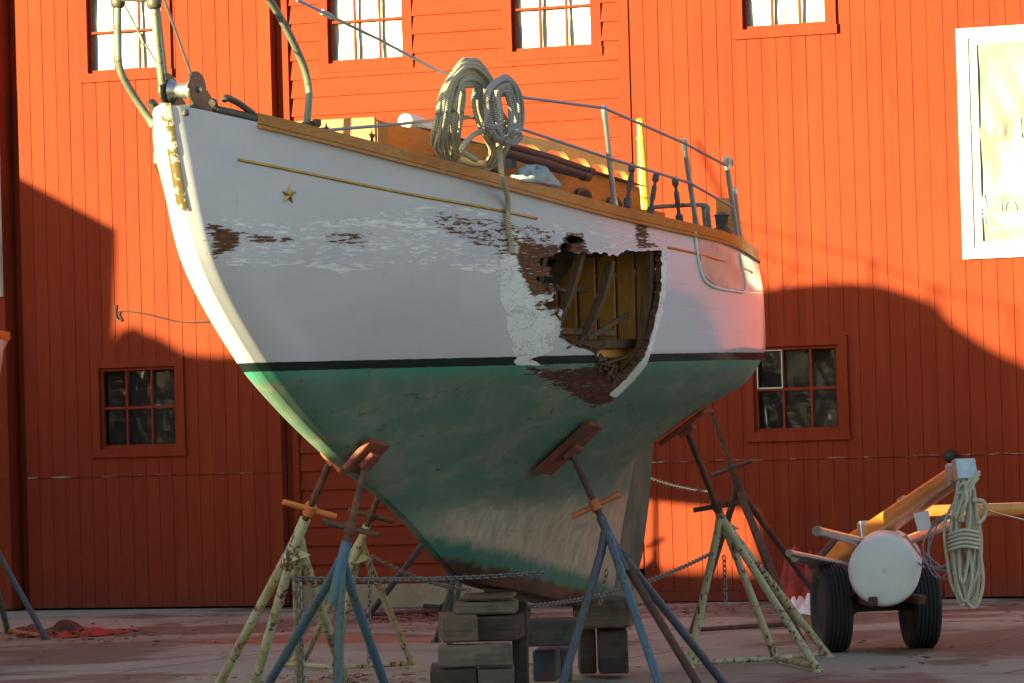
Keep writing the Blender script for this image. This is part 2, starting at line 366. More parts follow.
for (u0, u1, z0, z1, up) in WIN:
    y = DP if u1 < -2.2 else (-.0 if u1 < 1 else -.03)
    wf = MB(); c = .085; p = y-.028
    wf.box((u0-c, p, z1+.003), (u1+c, y+.012, z1+c)); wf.box((u0-c*1.1, p-.006, z0-c), (u1+c*1.1, y+.012, z0-.003))
    wf.box((u0-c, p, z0-.002), (u0-.002, y+.012, z1+.002)); wf.box((u1+.002, p, z0-.002), (u1+c, y+.012, z1+.002))
    for (a, b, e, f) in ((u0-.002, u0+.004, z0, z1), (u1-.004, u1+.002, z0, z1)): wf.box((a, y+.013, e), (b, y+.10, f))
    wf.box((u0+.004, y+.013, z1-.004), (u1-.004, y+.10, z1+.002)); wf.box((u0+.004, y+.013, z0-.002), (u1-.004, y+.10, z0+.004))
    win = wf.build('window', 'wall_v', shed)
    sf = MB(); a, b, e, f = u0+.005, u1-.005, z0+.005, z1-.005; q0, q1 = y+.015, y+.045
    sf.box((a, q0, e), (b, q1, e+.022)); sf.box((a, q0, f-.022), (b, q1, f)); sf.box((a, q0, e+.0225), (a+.022, q1, f-.0225)); sf.box((b-.022, q0, e+.0225), (b, q1, f-.0225))
    for k in (1, 2): x = a+(b-a)*k/3; sf.box((x-.009, q0+.003, e+.0225), (x+.009, q1-.003, f-.0225))
    zc = (e+f)/2; sf.box((a+.0225, q0, zc-.011), (b-.0225, q1, zc+.011))
    sf.build('sash', 'wall_v', win)
    pm = MB(); nx, nz = 50, 50; ph = [random.uniform(0, 6) for _ in range(8)]
    for j in range(nz+1):
        for i in range(nx+1):
            x, zz = u0+(u1-u0)*i/nx, z0+(z1-z0)*j/nz
            d = .005*math.sin(9*x+5*zz+ph[0]+1.5*math.sin(4*zz+ph[3]))+.003*math.sin(21*x-13*zz+ph[1])+.0012*math.sin(47*x+22*zz+ph[2])
            pm.v.append((x, y+.072+d, zz))
    for j in range(nz):
        for i in range(nx): k = j*(nx+1)+i; pm.f.append((k, k+1, k+nx+2, k+nx+1))
    pm.build('plastic_sheet', 'plastic' if up else 'plastic_shaded', win, smooth=True, recalc=False)
    if not up and u0 > 0:
        pf = MB(); x0, x1, z2, z3 = a+.024, a+(b-a)/3-.006, zc+.012, f-.024
        for (p, q) in (((x0, z2), (x1, z2)), ((x0, z3), (x1, z3)), ((x0, z2), (x0, z3)), ((x1, z2), (x1, z3))): pf.bar((p[0], q0-.002, p[1]), (q[0], q0-.002, q[1]), .008, .008, (0, 1, 0))
        pf.build('putty_bead', 'weathered', win)
    bk = MB(); bk.box((u0-.2, y+.55, z0-.2), (u1+.2, y+.57, z1+.2)); bk.build('dark_backing', 'dark', win)  # dark sheet standing in for the unlit room behind the panes
# knob on the right-hand door
k = MB(); k.lathe((4.02, -.05, 1.225), (0, -1, 0), [(0, .02), (.05, .018), (.055, .045), (.085, .055), (.11, .04), (.115, .01)], 20); k.build('door_knob', 'black', shed, smooth=True)
def sail_sign(u0, u1, z0, z1, y, label, emblem):
    t = thing('sign_panel', label, 'sign', W0+WU*(u0+u1)/2+WN*(-y)+np.array([0, 0, z0]), -TH)
    cx = (u0+u1)/2; o = (cx, 0, z0); c = .10
    fm = MB()
    fm.box((u0, -.06, z0), (u0+c, -.004, z1)); fm.box((u1-c, -.06, z0), (u1, -.004, z1)); fm.box((u0+c+.001, -.058, z1-c*.9), (u1-c-.001, -.004, z1)); fm.box((u0+c+.001, -.058, z0), (u1-c-.001, -.004, z0+c*.9))
    fm.build('frame', 'weathered', t, o)
    fi = MB(); a, b, e, f = u0+c+.002, u1-c-.002, z0+c*.9+.002, z1-c*.9-.002; q = .07
    fi.box((a, -.04, e), (a+q, -.004, f)); fi.box((b-q, -.04, e), (b, -.004, f)); fi.box((a+q+.001, -.04, e), (b-q-.001, -.004, e+q*.7)); fi.box((a+q+.001, -.04, f-q*.7), (b-q-.001, -.004, f))
    fi.build('inner_frame', 'white', t, o)
    sh = MB(); nx, nz = 40, 80; a += q; b -= q; e += q*.7; f -= q*.7
    for j in range(nz+1):
        for i in range(nx+1):
            x = a+(b-a)*i/nx; zz = e+(f-e)*j/nz; r = (zz-e)/(f-e)
            d = .006*math.sin(26*(x-u0)+7*zz+2*math.sin(3*zz))*abs(math.sin(math.pi*r))+.008*math.sin(6*(x-u0)-9*(zz-z0)+1)
            if abs(r-.55) < .03: d += .01*math.sin(70*x)*(1-abs(r-.55)/.03)-.006
            sh.v.append((x, -.018+d*.8, zz))
    for j in range(nz):
        for i in range(nx): k = j*(nx+1)+i; sh.f.append((k, k+1, k+nx+2, k+nx+1))
    sh.build('plastic_sheet', 'tarp', t, o, smooth=True, recalc=False)
    if emblem:
        em = MB(); Y = -.034; P = lambda x, zz: (x, Y, zz)
        off = (0, .004, 0)
        em.prism([P(4.455, 3.44), P(4.70, 3.44), P(4.70, 4.06)], off)                       # mainsail
        em.prism([P(4.725, 3.44), P(4.92, 3.44), P(4.725, 3.92)], off)                      # jib
        em.prism([P(4.43, 3.27), P(4.98, 3.30), P(4.90, 3.17), P(4.54, 3.17)], off)         # hull
        em.box((4.705, Y, 3.30), (4.717, Y+.004, 4.08)); em.box((4.40, Y, 3.145), (5.0, Y+.004, 3.155))
        em.box((4.52, Y, 3.30), (4.526, Y+.004, 3.44))
        for k in range(9):                                                                   # cabin outline
            a0, a1 = math.pi*k/9, math.pi*(k+1)/9
            em.bar((4.60-.05*math.cos(a0), Y, 3.30+.08*math.sin(a0)), (4.60-.05*math.cos(a1), Y, 3.30+.08*math.sin(a1)), .006, .004, (0, 1, 0))
        for k in range(5):                                                                   # little pine tree in strokes
            zt = 3.44-k*.042; wd = .012+k*.011
            for sgn in (-1, 1): em.bar((4.375, Y, zt), (4.375+sgn*wd, Y, zt-.05), .007, .004, (0, 1, 0))
        em.bar((4.375, Y, 3.45), (4.375, Y, 3.19), .005, .004, (0, 1, 0))
        em.build('sailboat_emblem', 'white', t, o)
    return t
sail_sign(4.18, 5.42, 2.90, 4.87, -.05, 'white framed panel of beige plastic sheeting showing a white sailboat, high on the wall', True)
sail_sign(-6.3, -4.962, 2.93, 4.88, -.25, 'white framed panel on the wall at the left edge, only its frame edge showing', False)
cb = MB(); q = [wall(122, 305), wall(122, 317), wall(128, 321), wall(126, 312), wall(150, 314), wall(185, 322), wall(215, 322), wall(260, 318)]
cb.tube(spline([(u, DP-.02, zz) for u, zz in q], 6), .007, 6)
o = cb.build('cable', 'black'); o.location = tuple(W0); o.rotation_euler = (0, 0, -TH); tag(o, 'thin black cable sagging across the big left shed door', 'cable')
MT['rudder'] = worn('weathered rudder paint', (.20, .165, .12), (.09, .12, .085), 5, .52, .66, .8, stretch=(1, 1, .5), c3=(.14, .13, .10))
MT['deck'] = plain('pale deck paint', (.62, .56, .54), .6); MT['deckpaint'] = plain('cream roof paint', (.74, .66, .46), .5)
MT['yellow_pole'] = wood('yellow varnished pole', (.78, .40, .03), (.84, .47, .05), .3, .5, (14, 14, 14))
MT['charpole'] = wood('dark varnished pole', (.05, .018, .009), (.08, .03, .014), .65, 0, (14, 14, 14))
MT['drumwhite'] = plain('white plastic', (.90, .90, .88), .4, 0, .05); MT['darktarp'] = plain('dark tarpaulin', (.05, .035, .03), .6, 0, .5, 6)
t = NT('pale hull paint'); z_ = t.n('ShaderNodeSeparateXYZ'); t.t.links.new(t.coord(), z_.inputs[0])
MT['plainhull'] = t.set(Base_Color=t.mix(t.step(z_.outputs[2], 1.80, 1.81), (.05, .10, .09), (.74, .73, .72)), Roughness=.2)
# ------------------------------------------------------------------ hull surface: level curves (s aft of the stem head, z, half breadth)
LV=[
 [(-.05,3.115,.025),(0,3.11,.07),(.29,3.07,.215),(.7,3.005,.41),(1.3,2.91,.66),(2.1,2.81,.90),(3.3,2.695,1.115),(4.8,2.61,1.25),(6.27,2.56,1.035),(7.1,2.56,.74),(7.8,2.57,.45)],
 [(.20,2.47,.025),(.25,2.47,.08),(.60,2.46,.235),(1.05,2.45,.43),(1.7,2.42,.68),(2.4,2.39,.88),(3.4,2.36,1.10),(4.8,2.33,1.26),(6.2,2.32,1.09),(7.0,2.33,.78),(7.62,2.36,.42)],
 [(.88,1.905,.025),(.93,1.905,.08),(1.3,1.912,.235),(1.8,1.925,.43),(2.4,1.935,.67),(3.2,1.95,.94),(4.0,1.965,1.14),(4.9,1.98,1.25),(5.7,1.995,1.19),(6.3,2.005,1.07),(6.9,2.02,.78),(7.45,2.05,.35)],
 [(1.30,1.685,.025),(1.35,1.685,.075),(1.75,1.69,.225),(2.4,1.70,.46),(3.2,1.73,.74),(4.0,1.75,.96),(4.9,1.77,1.10),(5.7,1.80,1.10),(6.3,1.83,.97),(6.9,1.87,.64),(7.25,1.90,.20)],
 [(1.83,1.46,.025),(1.89,1.46,.075),(2.25,1.46,.19),(2.6,1.47,.30),(3.4,1.50,.55),(4.2,1.52,.74),(5.0,1.54,.80),(5.7,1.57,.72),(6.3,1.63,.52),(6.7,1.69,.29),(7.0,1.75,.08)],
 [(2.84,1.09,.025),(3.2,1.09,.13),(3.8,1.10,.24),(4.6,1.12,.33),(5.3,1.15,.32),(5.9,1.20,.22),(6.4,1.25,.12),(6.75,1.30,.05)],
 [(3.43,.82,.025),(3.8,.80,.11),(4.4,.79,.16),(5.2,.79,.17),(5.9,.80,.12),(6.45,.83,.045)],
 [(3.72,.70,.02),(4.0,.66,.07),(4.4,.61,.10),(5.0,.53,.12),(5.6,.46,.11),(6.0,.44,.07),(6.25,.43,.045)],
]
WT=[0,.26,.47,.57,.68,.84,.95,1.0]
def pchip(x,y,xq):
    x=np.asarray(x,float);y=np.asarray(y,float);h=np.diff(x);d=np.diff(y)/h
    m=np.zeros_like(y)
    for i in range(1,len(x)-1):
        if d[i-1]*d[i]>0:
            w1=2*h[i]+h[i-1];w2=h[i]+2*h[i-1];m[i]=(w1+w2)/(w1/d[i-1]+w2/d[i])
    m[0]=d[0];m[-1]=d[-1]
    i=np.clip(np.searchsorted(x,xq,side='right')-1,0,len(x)-2)
    t=(xq-x[i])/h[i]
    return (2*t**3-3*t**2+1)*y[i]+(t**3-2*t**2+t)*h[i]*m[i]+(-2*t**3+3*t**2)*y[i+1]+(t**3-t**2)*h[i]*m[i+1]
def grid(nu,nw):
    u=np.linspace(0,1,nu); lev=[]
    for L in LV:
        L=np.array(L); s0,s1=L[0,0],L[-1,0]
        sq=s0+(s1-s0)*(u**1.35)
        lev.append(np.stack([sq,pchip(L[:,0],L[:,1],sq),pchip(L[:,0],L[:,2],sq)],-1))
    lev=np.array(lev) # nl,nu,3
    wq=np.linspace(0,1,nw)
    out=np.zeros((nw,nu,3))
    for j in range(nu):
        for c in range(3): out[:,j,c]=pchip(WT,lev[:,j,c],wq)
    return out

def world(G, side=1):
    s, z, b = G[..., 0], G[..., 1], G[..., 2]*side
    P = np.array([B0[0], B0[1], 0])+s[..., None]*A+b[..., None]*PT
    P[..., 2] = z
    return P
NU, NW = 460, 250
GP = grid(NU, NW); WP = world(GP); PXg, PYg = projv(WP); OK = GP[..., 0] < 6.45
def inv(px, py):
    """point of the port side seen at this spot of the photograph, as (s, z, b) on the hull"""
    d = (PXg-px)**2+(PYg-py)**2; d = np.where(OK, d, 1e9); k = np.unravel_index(np.argmin(d), d.shape); return GP[k]
def onhull(px, py, off=.004):
    q = inv(px, py); i = np.unravel_index(np.argmin(np.abs(GP-q).sum(-1)), GP.shape[:2]); return WP[i]+NP[i]*off
du = np.gradient(WP, axis=1); dw = np.gradient(WP, axis=0); NP = np.cross(dw, du); NP /= np.linalg.norm(NP, axis=-1)[..., None]+1e-9
if (NP[120, 200]@PT) < 0: NP = -NP
KS = .36
SX, SZ = GP[..., 0]*KS, GP[..., 1]
def sdf(poly, X, Z):
    P = np.array(poly); n = len(P); d = np.full(X.shape, 1e9); ins = np.zeros(X.shape, bool)
    for i in range(n):
        a, b = P[i], P[(i+1) % n]; e = b-a; wx, wz = X-a[0], Z-a[1]
        t = np.clip((wx*e[0]+wz*e[1])/(e@e+1e-12), 0, 1); d = np.minimum(d, (wx-e[0]*t)**2+(wz-e[1]*t)**2)
        c = ((a[1] <= Z) & (b[1] > Z)) | ((b[1] <= Z) & (a[1] > Z))
        ins ^= c & (X < a[0]+(Z-a[1])*e[0]/(e[1] if abs(e[1]) > 1e-9 else 1e-9))
    return np.sqrt(d)*np.where(ins, -1, 1)
def region(pts):
    return [(float(q[0])*KS, float(q[1])) for q in (inv(*p) for p in pts)]
def soft(polys, blur, X=None, Z=None):
    X = SX if X is None else X; Z = SZ if Z is None else Z; out = np.zeros(X.shape)
    for p, v in polys: out = np.maximum(out, v*np.clip(.5-sdf(region(p), X, Z)/blur, 0, 1))
    return out
def vnoise(X, Z, f, seed):
    """value noise on a lattice"""
    r = np.random.default_rng(seed).random((256, 256)); x, z = X*f, Z*f; i, j = np.floor(x).astype(int), np.floor(z).astype(int); u, v = x-i, z-j
    u = u*u*(3-2*u); v = v*v*(3-2*v); g = lambda a, b: r[a % 256, b % 256]
    return (g(i, j)*(1-u)+g(i+1, j)*u)*(1-v)+(g(i, j+1)*(1-u)+g(i+1, j+1)*u)*v
HOLE = [(557, 254), (566, 250), (575, 255), (588, 253), (602, 254), (618, 256), (622, 253), (640, 252), (660, 251), (660, 290), (655, 315), (650, 337), (641, 356), (630, 373), (618, 380), (606, 371), (600, 362), (592, 351), (567, 342), (560, 331), (566, 312), (554, 297), (559, 281), (552, 270)]
hs = sdf(region(HOLE), SX, SZ)
rag = (vnoise(SX, SZ, 55, 3)-.5)*.030+(vnoise(SX, SZ, 130, 4)-.5)*.016
left = np.clip((inv(640, 300)[0]*KS-SX)/.12, 0, 1)           # the aft and top edges are sawn, the rest is broken
hole = hs+rag*(.25+.75*left) < 0
# loose flakes torn out of the planking around the break
for (px, py, r) in ((548, 262, .020), (545, 280, .018), (552, 306, .015), (574, 240, .02), (566, 246, .016)):
    q = inv(px, py); hole |= (((SX-q[0]*KS)/1.3)**2+(SZ-q[1])**2) < (r*(.6+.8*vnoise(SX, SZ, 70, int(px))))**2
# paint masks
R_ = soft([([(200, 224), (240, 214), (300, 224), (380, 206), (450, 200), (505, 212), (510, 285), (440, 268), (370, 268), (345, 285), (325, 280), (300, 268), (215, 272)], 1.0), ([(330, 262), (375, 262), (372, 280), (325, 282)], 1.0),
           ([(500, 205), (650, 215), (650, 256), (555, 256), (500, 300)], .8)], .06)
G_ = soft([([(204, 222), (222, 224), (246, 232), (240, 250), (222, 256), (214, 274), (206, 250)], 1.0), ([(236, 228), (262, 232), (300, 234), (300, 244), (240, 246)], .78), ([(322, 226), (375, 232), (370, 250), (318, 246)], .72),
           ([(425, 205), (560, 228), (560, 262), (500, 262), (430, 230)], .68), ([(512, 238), (562, 244), (560, 292), (528, 300), (514, 268)], .95), ([(566, 232), (584, 232), (592, 256), (560, 258), (556, 246)], 1.0),
           ([(632, 214), (652, 218), (652, 252), (634, 250)], .85), ([(530, 296), (570, 300), (566, 318), (528, 312)], .72), ([(636, 236), (662, 242), (660, 250), (634, 250)], .85)], .05)
ringd = np.clip(1-np.abs(hs)/.016, 0, 1)*left
G_ = np.maximum(G_, ringd*.8)
RB = soft([([(520, 362), (560, 366), (600, 362), (640, 372), (618, 402), (590, 412), (572, 404), (548, 388), (522, 376)], .95), ([(596, 396), (612, 402), (580, 424), (566, 420)], .7)], .08)    # scorched red-brown below the boot stripe
B_ = soft([([(500, 228), (520, 226), (528, 250), (548, 300), (560, 332), (556, 352), (534, 360), (548, 366), (512, 366), (506, 330), (498, 296), (497, 255)], 1.0), ([(661, 249), (668, 252), (664, 312), (652, 352), (636, 380), (616, 398), (606, 396), (630, 374), (644, 356), (655, 320)], 1.25),
           ([(520, 214), (662, 246), (660, 252), (560, 252), (530, 238)], .62), ([(546, 296), (566, 314), (562, 342), (545, 320)], .8)], .03)
WEAR = np.stack([R_, G_, B_, RB], -1)
# the hull, both sides one continuous skin
def hull_mesh(port=True):
    verts, faces, sd = [], [], []
    NU2, NW2 = 150, 120
    GS = grid(NU2, NW2); WS = world(GS, -1)
    verts = np.concatenate([WP.reshape(-1, 3), WS.reshape(-1, 3)]); k0 = NU*NW
    kill = hole[:-1, :-1] | hole[1:, :-1] | hole[:-1, 1:] | hole[1:, 1:]
    idx = np.arange(NU*NW).reshape(NW, NU)
    a, b, c, d = idx[:-1, :-1][~kill], idx[:-1, 1:][~kill], idx[1:, 1:][~kill], idx[1:, :-1][~kill]
    faces = [tuple(x) for x in np.stack([a, d, c, b], -1).tolist()]
    ids = np.arange(NU2*NW2).reshape(NW2, NU2)+k0
    a, b, c, d = (q.ravel() for q in (ids[:-1, :-1], ids[:-1, 1:], ids[1:, 1:], ids[1:, :-1]))
    faces += [tuple(x) for x in np.stack([a, b, c, d], -1).tolist()]
    # transom, keel sole and stem face closed with strips
    for j in range(1, 60):
        t0, t1 = (j-1)/59, j/59; p0, p1 = int(t0*(NW-1)), int(t1*(NW-1)); s0, s1 = int(t0*(NW2-1)), int(t1*(NW2-1))
        faces.append((int(idx[p0, -1]), int(idx[p1, -1]), int(ids[s1, -1]), int(ids[s0, -1])))
        faces.append((int(idx[p1, 0]), int(idx[p0, 0]), int(ids[s0, 0]), int(ids[s1, 0])))
    for j in range(1, 100):
        t0, t1 = (j-1)/99, j/99; p0, p1 = int(t0*(NU-1)), int(t1*(NU-1)); s0, s1 = int(t0*(NU2-1)), int(t1*(NU2-1))
        faces.append((int(idx[-1, p1]), int(idx[-1, p0]), int(ids[-1, s0]), int(ids[-1, s1])))
    # thickness of the planking round the break
    alive = ~kill; verts = verts.tolist(); inner = {}
    def inn(i):
        if i not in inner:
            r, c_ = divmod(i, NU); n = NP[r, c_]; q = WP[r, c_]-n*.035; inner[i] = len(verts); verts.append(q.tolist())
        return inner[i]
    ring = []
    for r in range(NW-1):
        for c_ in range(NU-1):
            if kill[r, c_]:
                for (dr, dc, e0, e1) in ((-1, 0, idx[r, c_], idx[r, c_+1]), (1, 0, idx[r+1, c_+1], idx[r+1, c_]), (0, -1, idx[r+1, c_], idx[r, c_]), (0, 1, idx[r, c_+1], idx[r+1, c_+1])):
                    rr, cc = r+dr, c_+dc
                    if 0 <= rr < NW-1 and 0 <= cc < NU-1 and alive[rr, cc]: ring.append((int(e0), int(e1), inn(int(e1)), inn(int(e0))))
    nring = len(ring); faces += ring
    nb_ = {}
    for e0, e1, _, _ in ring: nb_.setdefault(e0, set()).add(e1); nb_.setdefault(e1, set()).add(e0)
    for _ in range(2):
        new = {i: .45*np.array(verts[i])+.55*np.mean([verts[j] for j in js], 0) for i, js in nb_.items() if len(js) > 1}
        for i, p in new.items(): verts[i] = p.tolist()
    for i, j in inner.items(): r, c_ = divmod(i, NU); verts[j] = (np.array(verts[i])-NP[r, c_]*.035).tolist()
    me = bpy.data.meshes.new('hull'); V = np.array(verts)
    me.from_pydata((V-ORG).tolist(), [], faces)
    for i, p in enumerate(me.polygons): p.use_smooth = i < len(faces)-nring
    at_ = me.attributes.new('wear', 'FLOAT_COLOR', 'POINT'); col = np.zeros((len(verts), 4))
    col[:k0] = WEAR.reshape(-1, 4)
    # the starboard bow carries only the worn stem
    at_.data.foreach_set('color', col.ravel())
    at2 = me.attributes.new('hullpos', 'FLOAT_VECTOR', 'POINT'); hp = np.zeros((len(verts), 3)); hp[:k0] = GP.reshape(-1, 3); g2 = GS.reshape(-1, 3).copy(); g2[:, 2] *= -1; hp[k0:k0+len(g2)] = g2
    for i, j in inner.items(): hp[j] = GP.reshape(-1, 3)[i]
    at2.data.foreach_set('vector', hp.ravel())
    me.materials.append(MT['hull']); me.materials.append(MT['brokenwood'])
    for p in list(me.polygons)[len(faces)-nring:]: p.material_index = 1
    o = bpy.data.objects.new('hull', me); COL.objects.link(o); return o
MT['brokenwood'] = wood('broken planking', (.055, .025, .014), (.17, .075, .035), .85, 0, (5, 5, 30))
# hull paint
t = NT('worn hull paint'); hp = t.n('ShaderNodeAttribute', attribute_name='hullpos').outputs['Vector']; wr = t.n('ShaderNodeAttribute', attribute_name='wear')
sx = t.n('ShaderNodeSeparateColor'); t.t.links.new(wr.outputs['Color'], sx.inputs[0]); r_, g_, b_, a_ = sx.outputs[0], sx.outputs[1], sx.outputs[2], wr.outputs['Alpha']
sp = t.n('ShaderNodeSeparateXYZ'); t.t.links.new(hp, sp.inputs[0]); S, Z = sp.outputs[0], sp.outputs[1]
hh = t.math('SUBTRACT', Z, t.math('MULTIPLY_ADD', S, .0125, 1.888)); hh = t.math('ADD', hh, t.math('MULTIPLY', t.math('SUBTRACT', t.noise(t.map(hp, (9, 9, 9)), 1.0, 5, .7), .5), .008))
st = t.map(hp, (6.5, 58, 6)); st2 = t.map(hp, (9, 26, 9)); iso = t.map(hp, (6, 16, 6))
nA = t.noise(st, 1.6, 6, .68, .5); nB = t.noise(iso, 1.0, 6, .65, .3); nC = t.noise(st2, 2.2, 5, .7); nD = t.noise(t.map(hp, (1.1, 2.4, 1)), 1.5, 5, .6, .4)
nRow = t.noise(t.map(hp, (.12, 15, .1)), 1.2, 2, .5)       # chips gather along the plank seams
white = t.mix(t.step(nD, .35, .7), (.665, .625, .70), (.61, .575, .65))
white = t.mix(t.math('MULTIPLY', t.step(nC, .6, .75), .25), white, (.54, .52, .51))
streak = t.step(t.noise(t.map(hp, (16, .9, 16)), 1.0, 5, .65), .56, .74); white = t.mix(t.math('MULTIPLY', streak, .22), white, (.52, .47, .42))
sc1 = t.step(t.math('ADD', t.math('MULTIPLY_ADD', r_, .27, nA), t.math('MULTIPLY', nRow, .32)), .96, .985)
sc1 = t.math('MULTIPLY', sc1, t.step(r_, .12, .4))
top = t.mix(sc1, white, (.90, .86, .90))
pr = t.step(t.math('MULTIPLY_ADD', b_, .52, t.math('MULTIPLY', nB, .62)), .66, .72)
craq = t.noise(t.map(hp, (30, 85, 30)), 1.4, 6, .7)
top = t.mix(pr, top, t.mix(t.step(t.math('MULTIPLY_ADD', nB, .5, t.math('SUBTRACT', craq, .25)), .34, .52), (.52, .50, .48), (.85, .84, .83)))
bw_n = t.math('ADD', t.math('MULTIPLY', nA, .72), t.math('MULTIPLY', nC, .33))
bare = t.math('MULTIPLY', t.step(t.math('MULTIPLY_ADD', g_, .42, bw_n), .825, .845), t.step(g_, .1, .3))
barec = t.mix(t.step(nC, .35, .65), (.075, .026, .013), (.20, .075, .03))
top = t.mix(bare, top, barec)
# bottom paint
nE = t.noise(t.map(hp, (1.5, 3.2, 1.5)), 1.6, 7, .66, .6); nF = t.noise(t.map(hp, (14, 5, 14)), 1.0, 5, .7); nG = t.noise(t.map(hp, (5, 13, 5)), 1.1, 6, .7, .4)
green = t.mix(t.step(hh, -.14, -.05), (.115, .20, .155), (.06, .29, .21))
green = t.mix(t.math('MULTIPLY', t.step(nE, .42, .64), .75), green, (.25, .25, .19))
green = t.mix(t.math('MULTIPLY', t.step(nG, .60, .68), .7), green, (.04, .065, .06))
green = t.mix(t.math('MULTIPLY', t.step(nA, .52, .70), .40), green, (.15, .14, .105)); green = t.mix(t.math('MULTIPLY', t.step(nF, .66, .74), .45), green, (.16, .27, .21))
kz = t.math('ADD', Z, t.math('MULTIPLY', t.math('SUBTRACT', nE, .5), .35))
keel_t = t.math('MULTIPLY', t.step(kz, 1.16, 1.04), t.step(S, 2.7, 3.5))
tan = t.mix(t.step(nF, .35, .7), (.50, .385, .28), (.34, .27, .205)); tan = t.mix(t.math('MULTIPLY', t.step(nG, .55, .7), .6), tan, (.16, .17, .135))
bot = t.mix(keel_t, green, tan)
kt = t.math('SUBTRACT', t.math('ADD', Z, t.math('MULTIPLY', t.math('SUBTRACT', nF, .5), .16)), t.math('MULTIPLY_ADD', S, -.135, 1.33))
bot = t.mix(t.step(kt, .10, .02), bot, (.055, .17, .125))
bot = t.mix(t.step(kt, -.01, -.06), bot, t.mix(t.step(nG, .4, .62), (.13, .048, .022), (.05, .028, .02)))
bot = t.mix(t.step(t.math('MULTIPLY_ADD', a_, .5, t.math('MULTIPLY', nA, .7)), .70, .76), bot, t.mix(t.step(nC, .4, .6), (.055, .022, .016), (.14, .042, .025)))
bot = t.mix(pr, bot, (.80, .79, .76))
chip = t.math('MULTIPLY', t.step(t.math('ADD', nB, nC), 1.24, 1.30), t.step(a_, .2, .5)); bot = t.mix(chip, bot, (.72, .72, .70))
# boot stripe, chipped aft where the fire blistered it
boot = t.mix(t.math('MULTIPLY', t.step(nA, .5, .7), .4), (.010, .022, .018), (.035, .045, .04))
boot = t.mix(pr, boot, (.82, .81, .79)); boot = t.mix(bare, boot, barec)
col = t.mix(t.step(hh, -.002, .002), boot, top); col = t.mix(t.step(hh, -.043, -.047), col, bot)
geo = t.n('ShaderNodeNewGeometry').outputs['Backfacing']
col = t.mix(geo, col, (.10, .05, .025))
damage = t.math('MAXIMUM', t.math('MAXIMUM', bare, pr), sc1)
below = t.step(hh, -.04, -.05)
rough = t.math('MAXIMUM', t.math('MULTIPLY', damage, .8), t.math('MULTIPLY_ADD', below, .42, .16))
hgt = t.math('SUBTRACT', t.math('ADD', t.math('MULTIPLY', pr, t.math('MULTIPLY', craq, 1.2)), t.math('MULTIPLY', sc1, .35)), bare)
hgt = t.math('ADD', hgt, t.math('MULTIPLY', t.math('ADD', nG, nF), t.math('MULTIPLY', below, .25)))
seam = t.math('ABSOLUTE', t.math('SUBTRACT', t.math('FRACT', t.math('DIVIDE', t.math('SUBTRACT', Z, t.math('MULTIPLY', t.math('POWER', t.math('SUBTRACT', S, 5.0), 2), .018)), .125)), .5))
hgt = t.math('ADD', hgt, t.math('MULTIPLY', t.noise(t.map(hp, (.9, 5, 1)), 1, 2), .06)); hgt = t.math('SUBTRACT', hgt, t.math('MULTIPLY', t.step(seam, .045, .0), .10))
t.bump(hgt, .55, .006)
MT['hull'] = t.set(Base_Color=col, Roughness=rough, Coat_Weight=t.math('MULTIPLY', t.math('SUBTRACT', 1, damage), t.math('MULTIPLY', t.math('SUBTRACT', 1, below), .10)), Coat_Roughness=.06, Specular_IOR_Level=.4)

ORG = np.array([*bw(4.2, 0, 0)[:2], 0.])
boat = thing('sailboat', 'old white sailboat with green bottom and a burnt hole in its side, propped on stands', 'sailboat', ORG)
def bb(mb, name, mat, par=None, **k): return mb.build(name, mat, par or boat, ORG, **k)
hull = hull_mesh(); hull.parent = boat
# rudder on the raked sternpost
m = MB(); rp = [(6.27, .46), (6.98, 1.74), (7.24, 1.70), (7.22, 1.45), (7.10, 1.05), (6.92, .70), (6.72, .50), (6.45, .44)]
m.prism([bw(s+.015, -.028, z) for s, z in rp], PT*.056); bb(m, 'rudder', 'rudder' if 'rudder' in MT else 'tim_b', bevel=.012)
def sheer(s, side=1, db=0, dz=0):
    L = np.array(LV[0]); return bw(s, side*(float(pchip(L[:, 0], L[:, 2], np.array([s]))[0])+db), float(pchip(L[:, 0], L[:, 1], np.array([s]))[0])+dz)
def sheer_b(s): L = np.array(LV[0]); return float(pchip(L[:, 0], L[:, 2], np.array([s]))[0])
def sheer_z(s): L = np.array(LV[0]); return float(pchip(L[:, 0], L[:, 1], np.array([s]))[0])
def sweep_rail(name, mat, s0, s1, inn, out, z0, z1, side, n=70):
    m = MB()
    for i in range(n+1):
        s = s0+(s1-s0)*i/n
        m.v += [tuple(sheer(s, side, out, z0)), tuple(sheer(s, side, out, z1)), tuple(sheer(s, side, -inn, z1)), tuple(sheer(s, side, -inn, z0))]
    for i in range(n):
        for j in range(4): m.f.append((i*4+j, i*4+(j+1) % 4, i*4+4+(j+1) % 4, i*4+4+j))
    m.f += [(0, 1, 2, 3), (n*4+3, n*4+2, n*4+1, n*4)]
    return bb(m, name, mat)
for sd in (1, -1):
    sweep_rail('toe_rail', 'varnish', .42 if sd > 0 else 1.1, 7.78, .035, .012, -.008, .044, sd)
    (sweep_rail('rub_strake', 'varnish', .42, 7.78, -.001, .022, -.030, -.014, sd) if sd > 0 else None)
m = MB(); n = 50
for i in range(n+1):
    s = .06+7.7*i/n; b = sheer_b(s)-.02
    for j in range(9): x = -1+j/4; m.v.append(tuple(bw(s, x*b, sheer_z(s)-.02+.07*(1-x*x)*min(1, b))))
for i in range(n):
    for j in range(8): k = i*9+j; m.f.append((k, k+1, k+10, k+9))
bb(m, 'deck', 'deck' if 'deck' in MT else 'canvas', smooth=True)
m = MB(); st_ = [(-.012+.0, 3.13), (.06, 2.99), (.14, 2.86), (.22, 2.74), (.29, 2.635)]
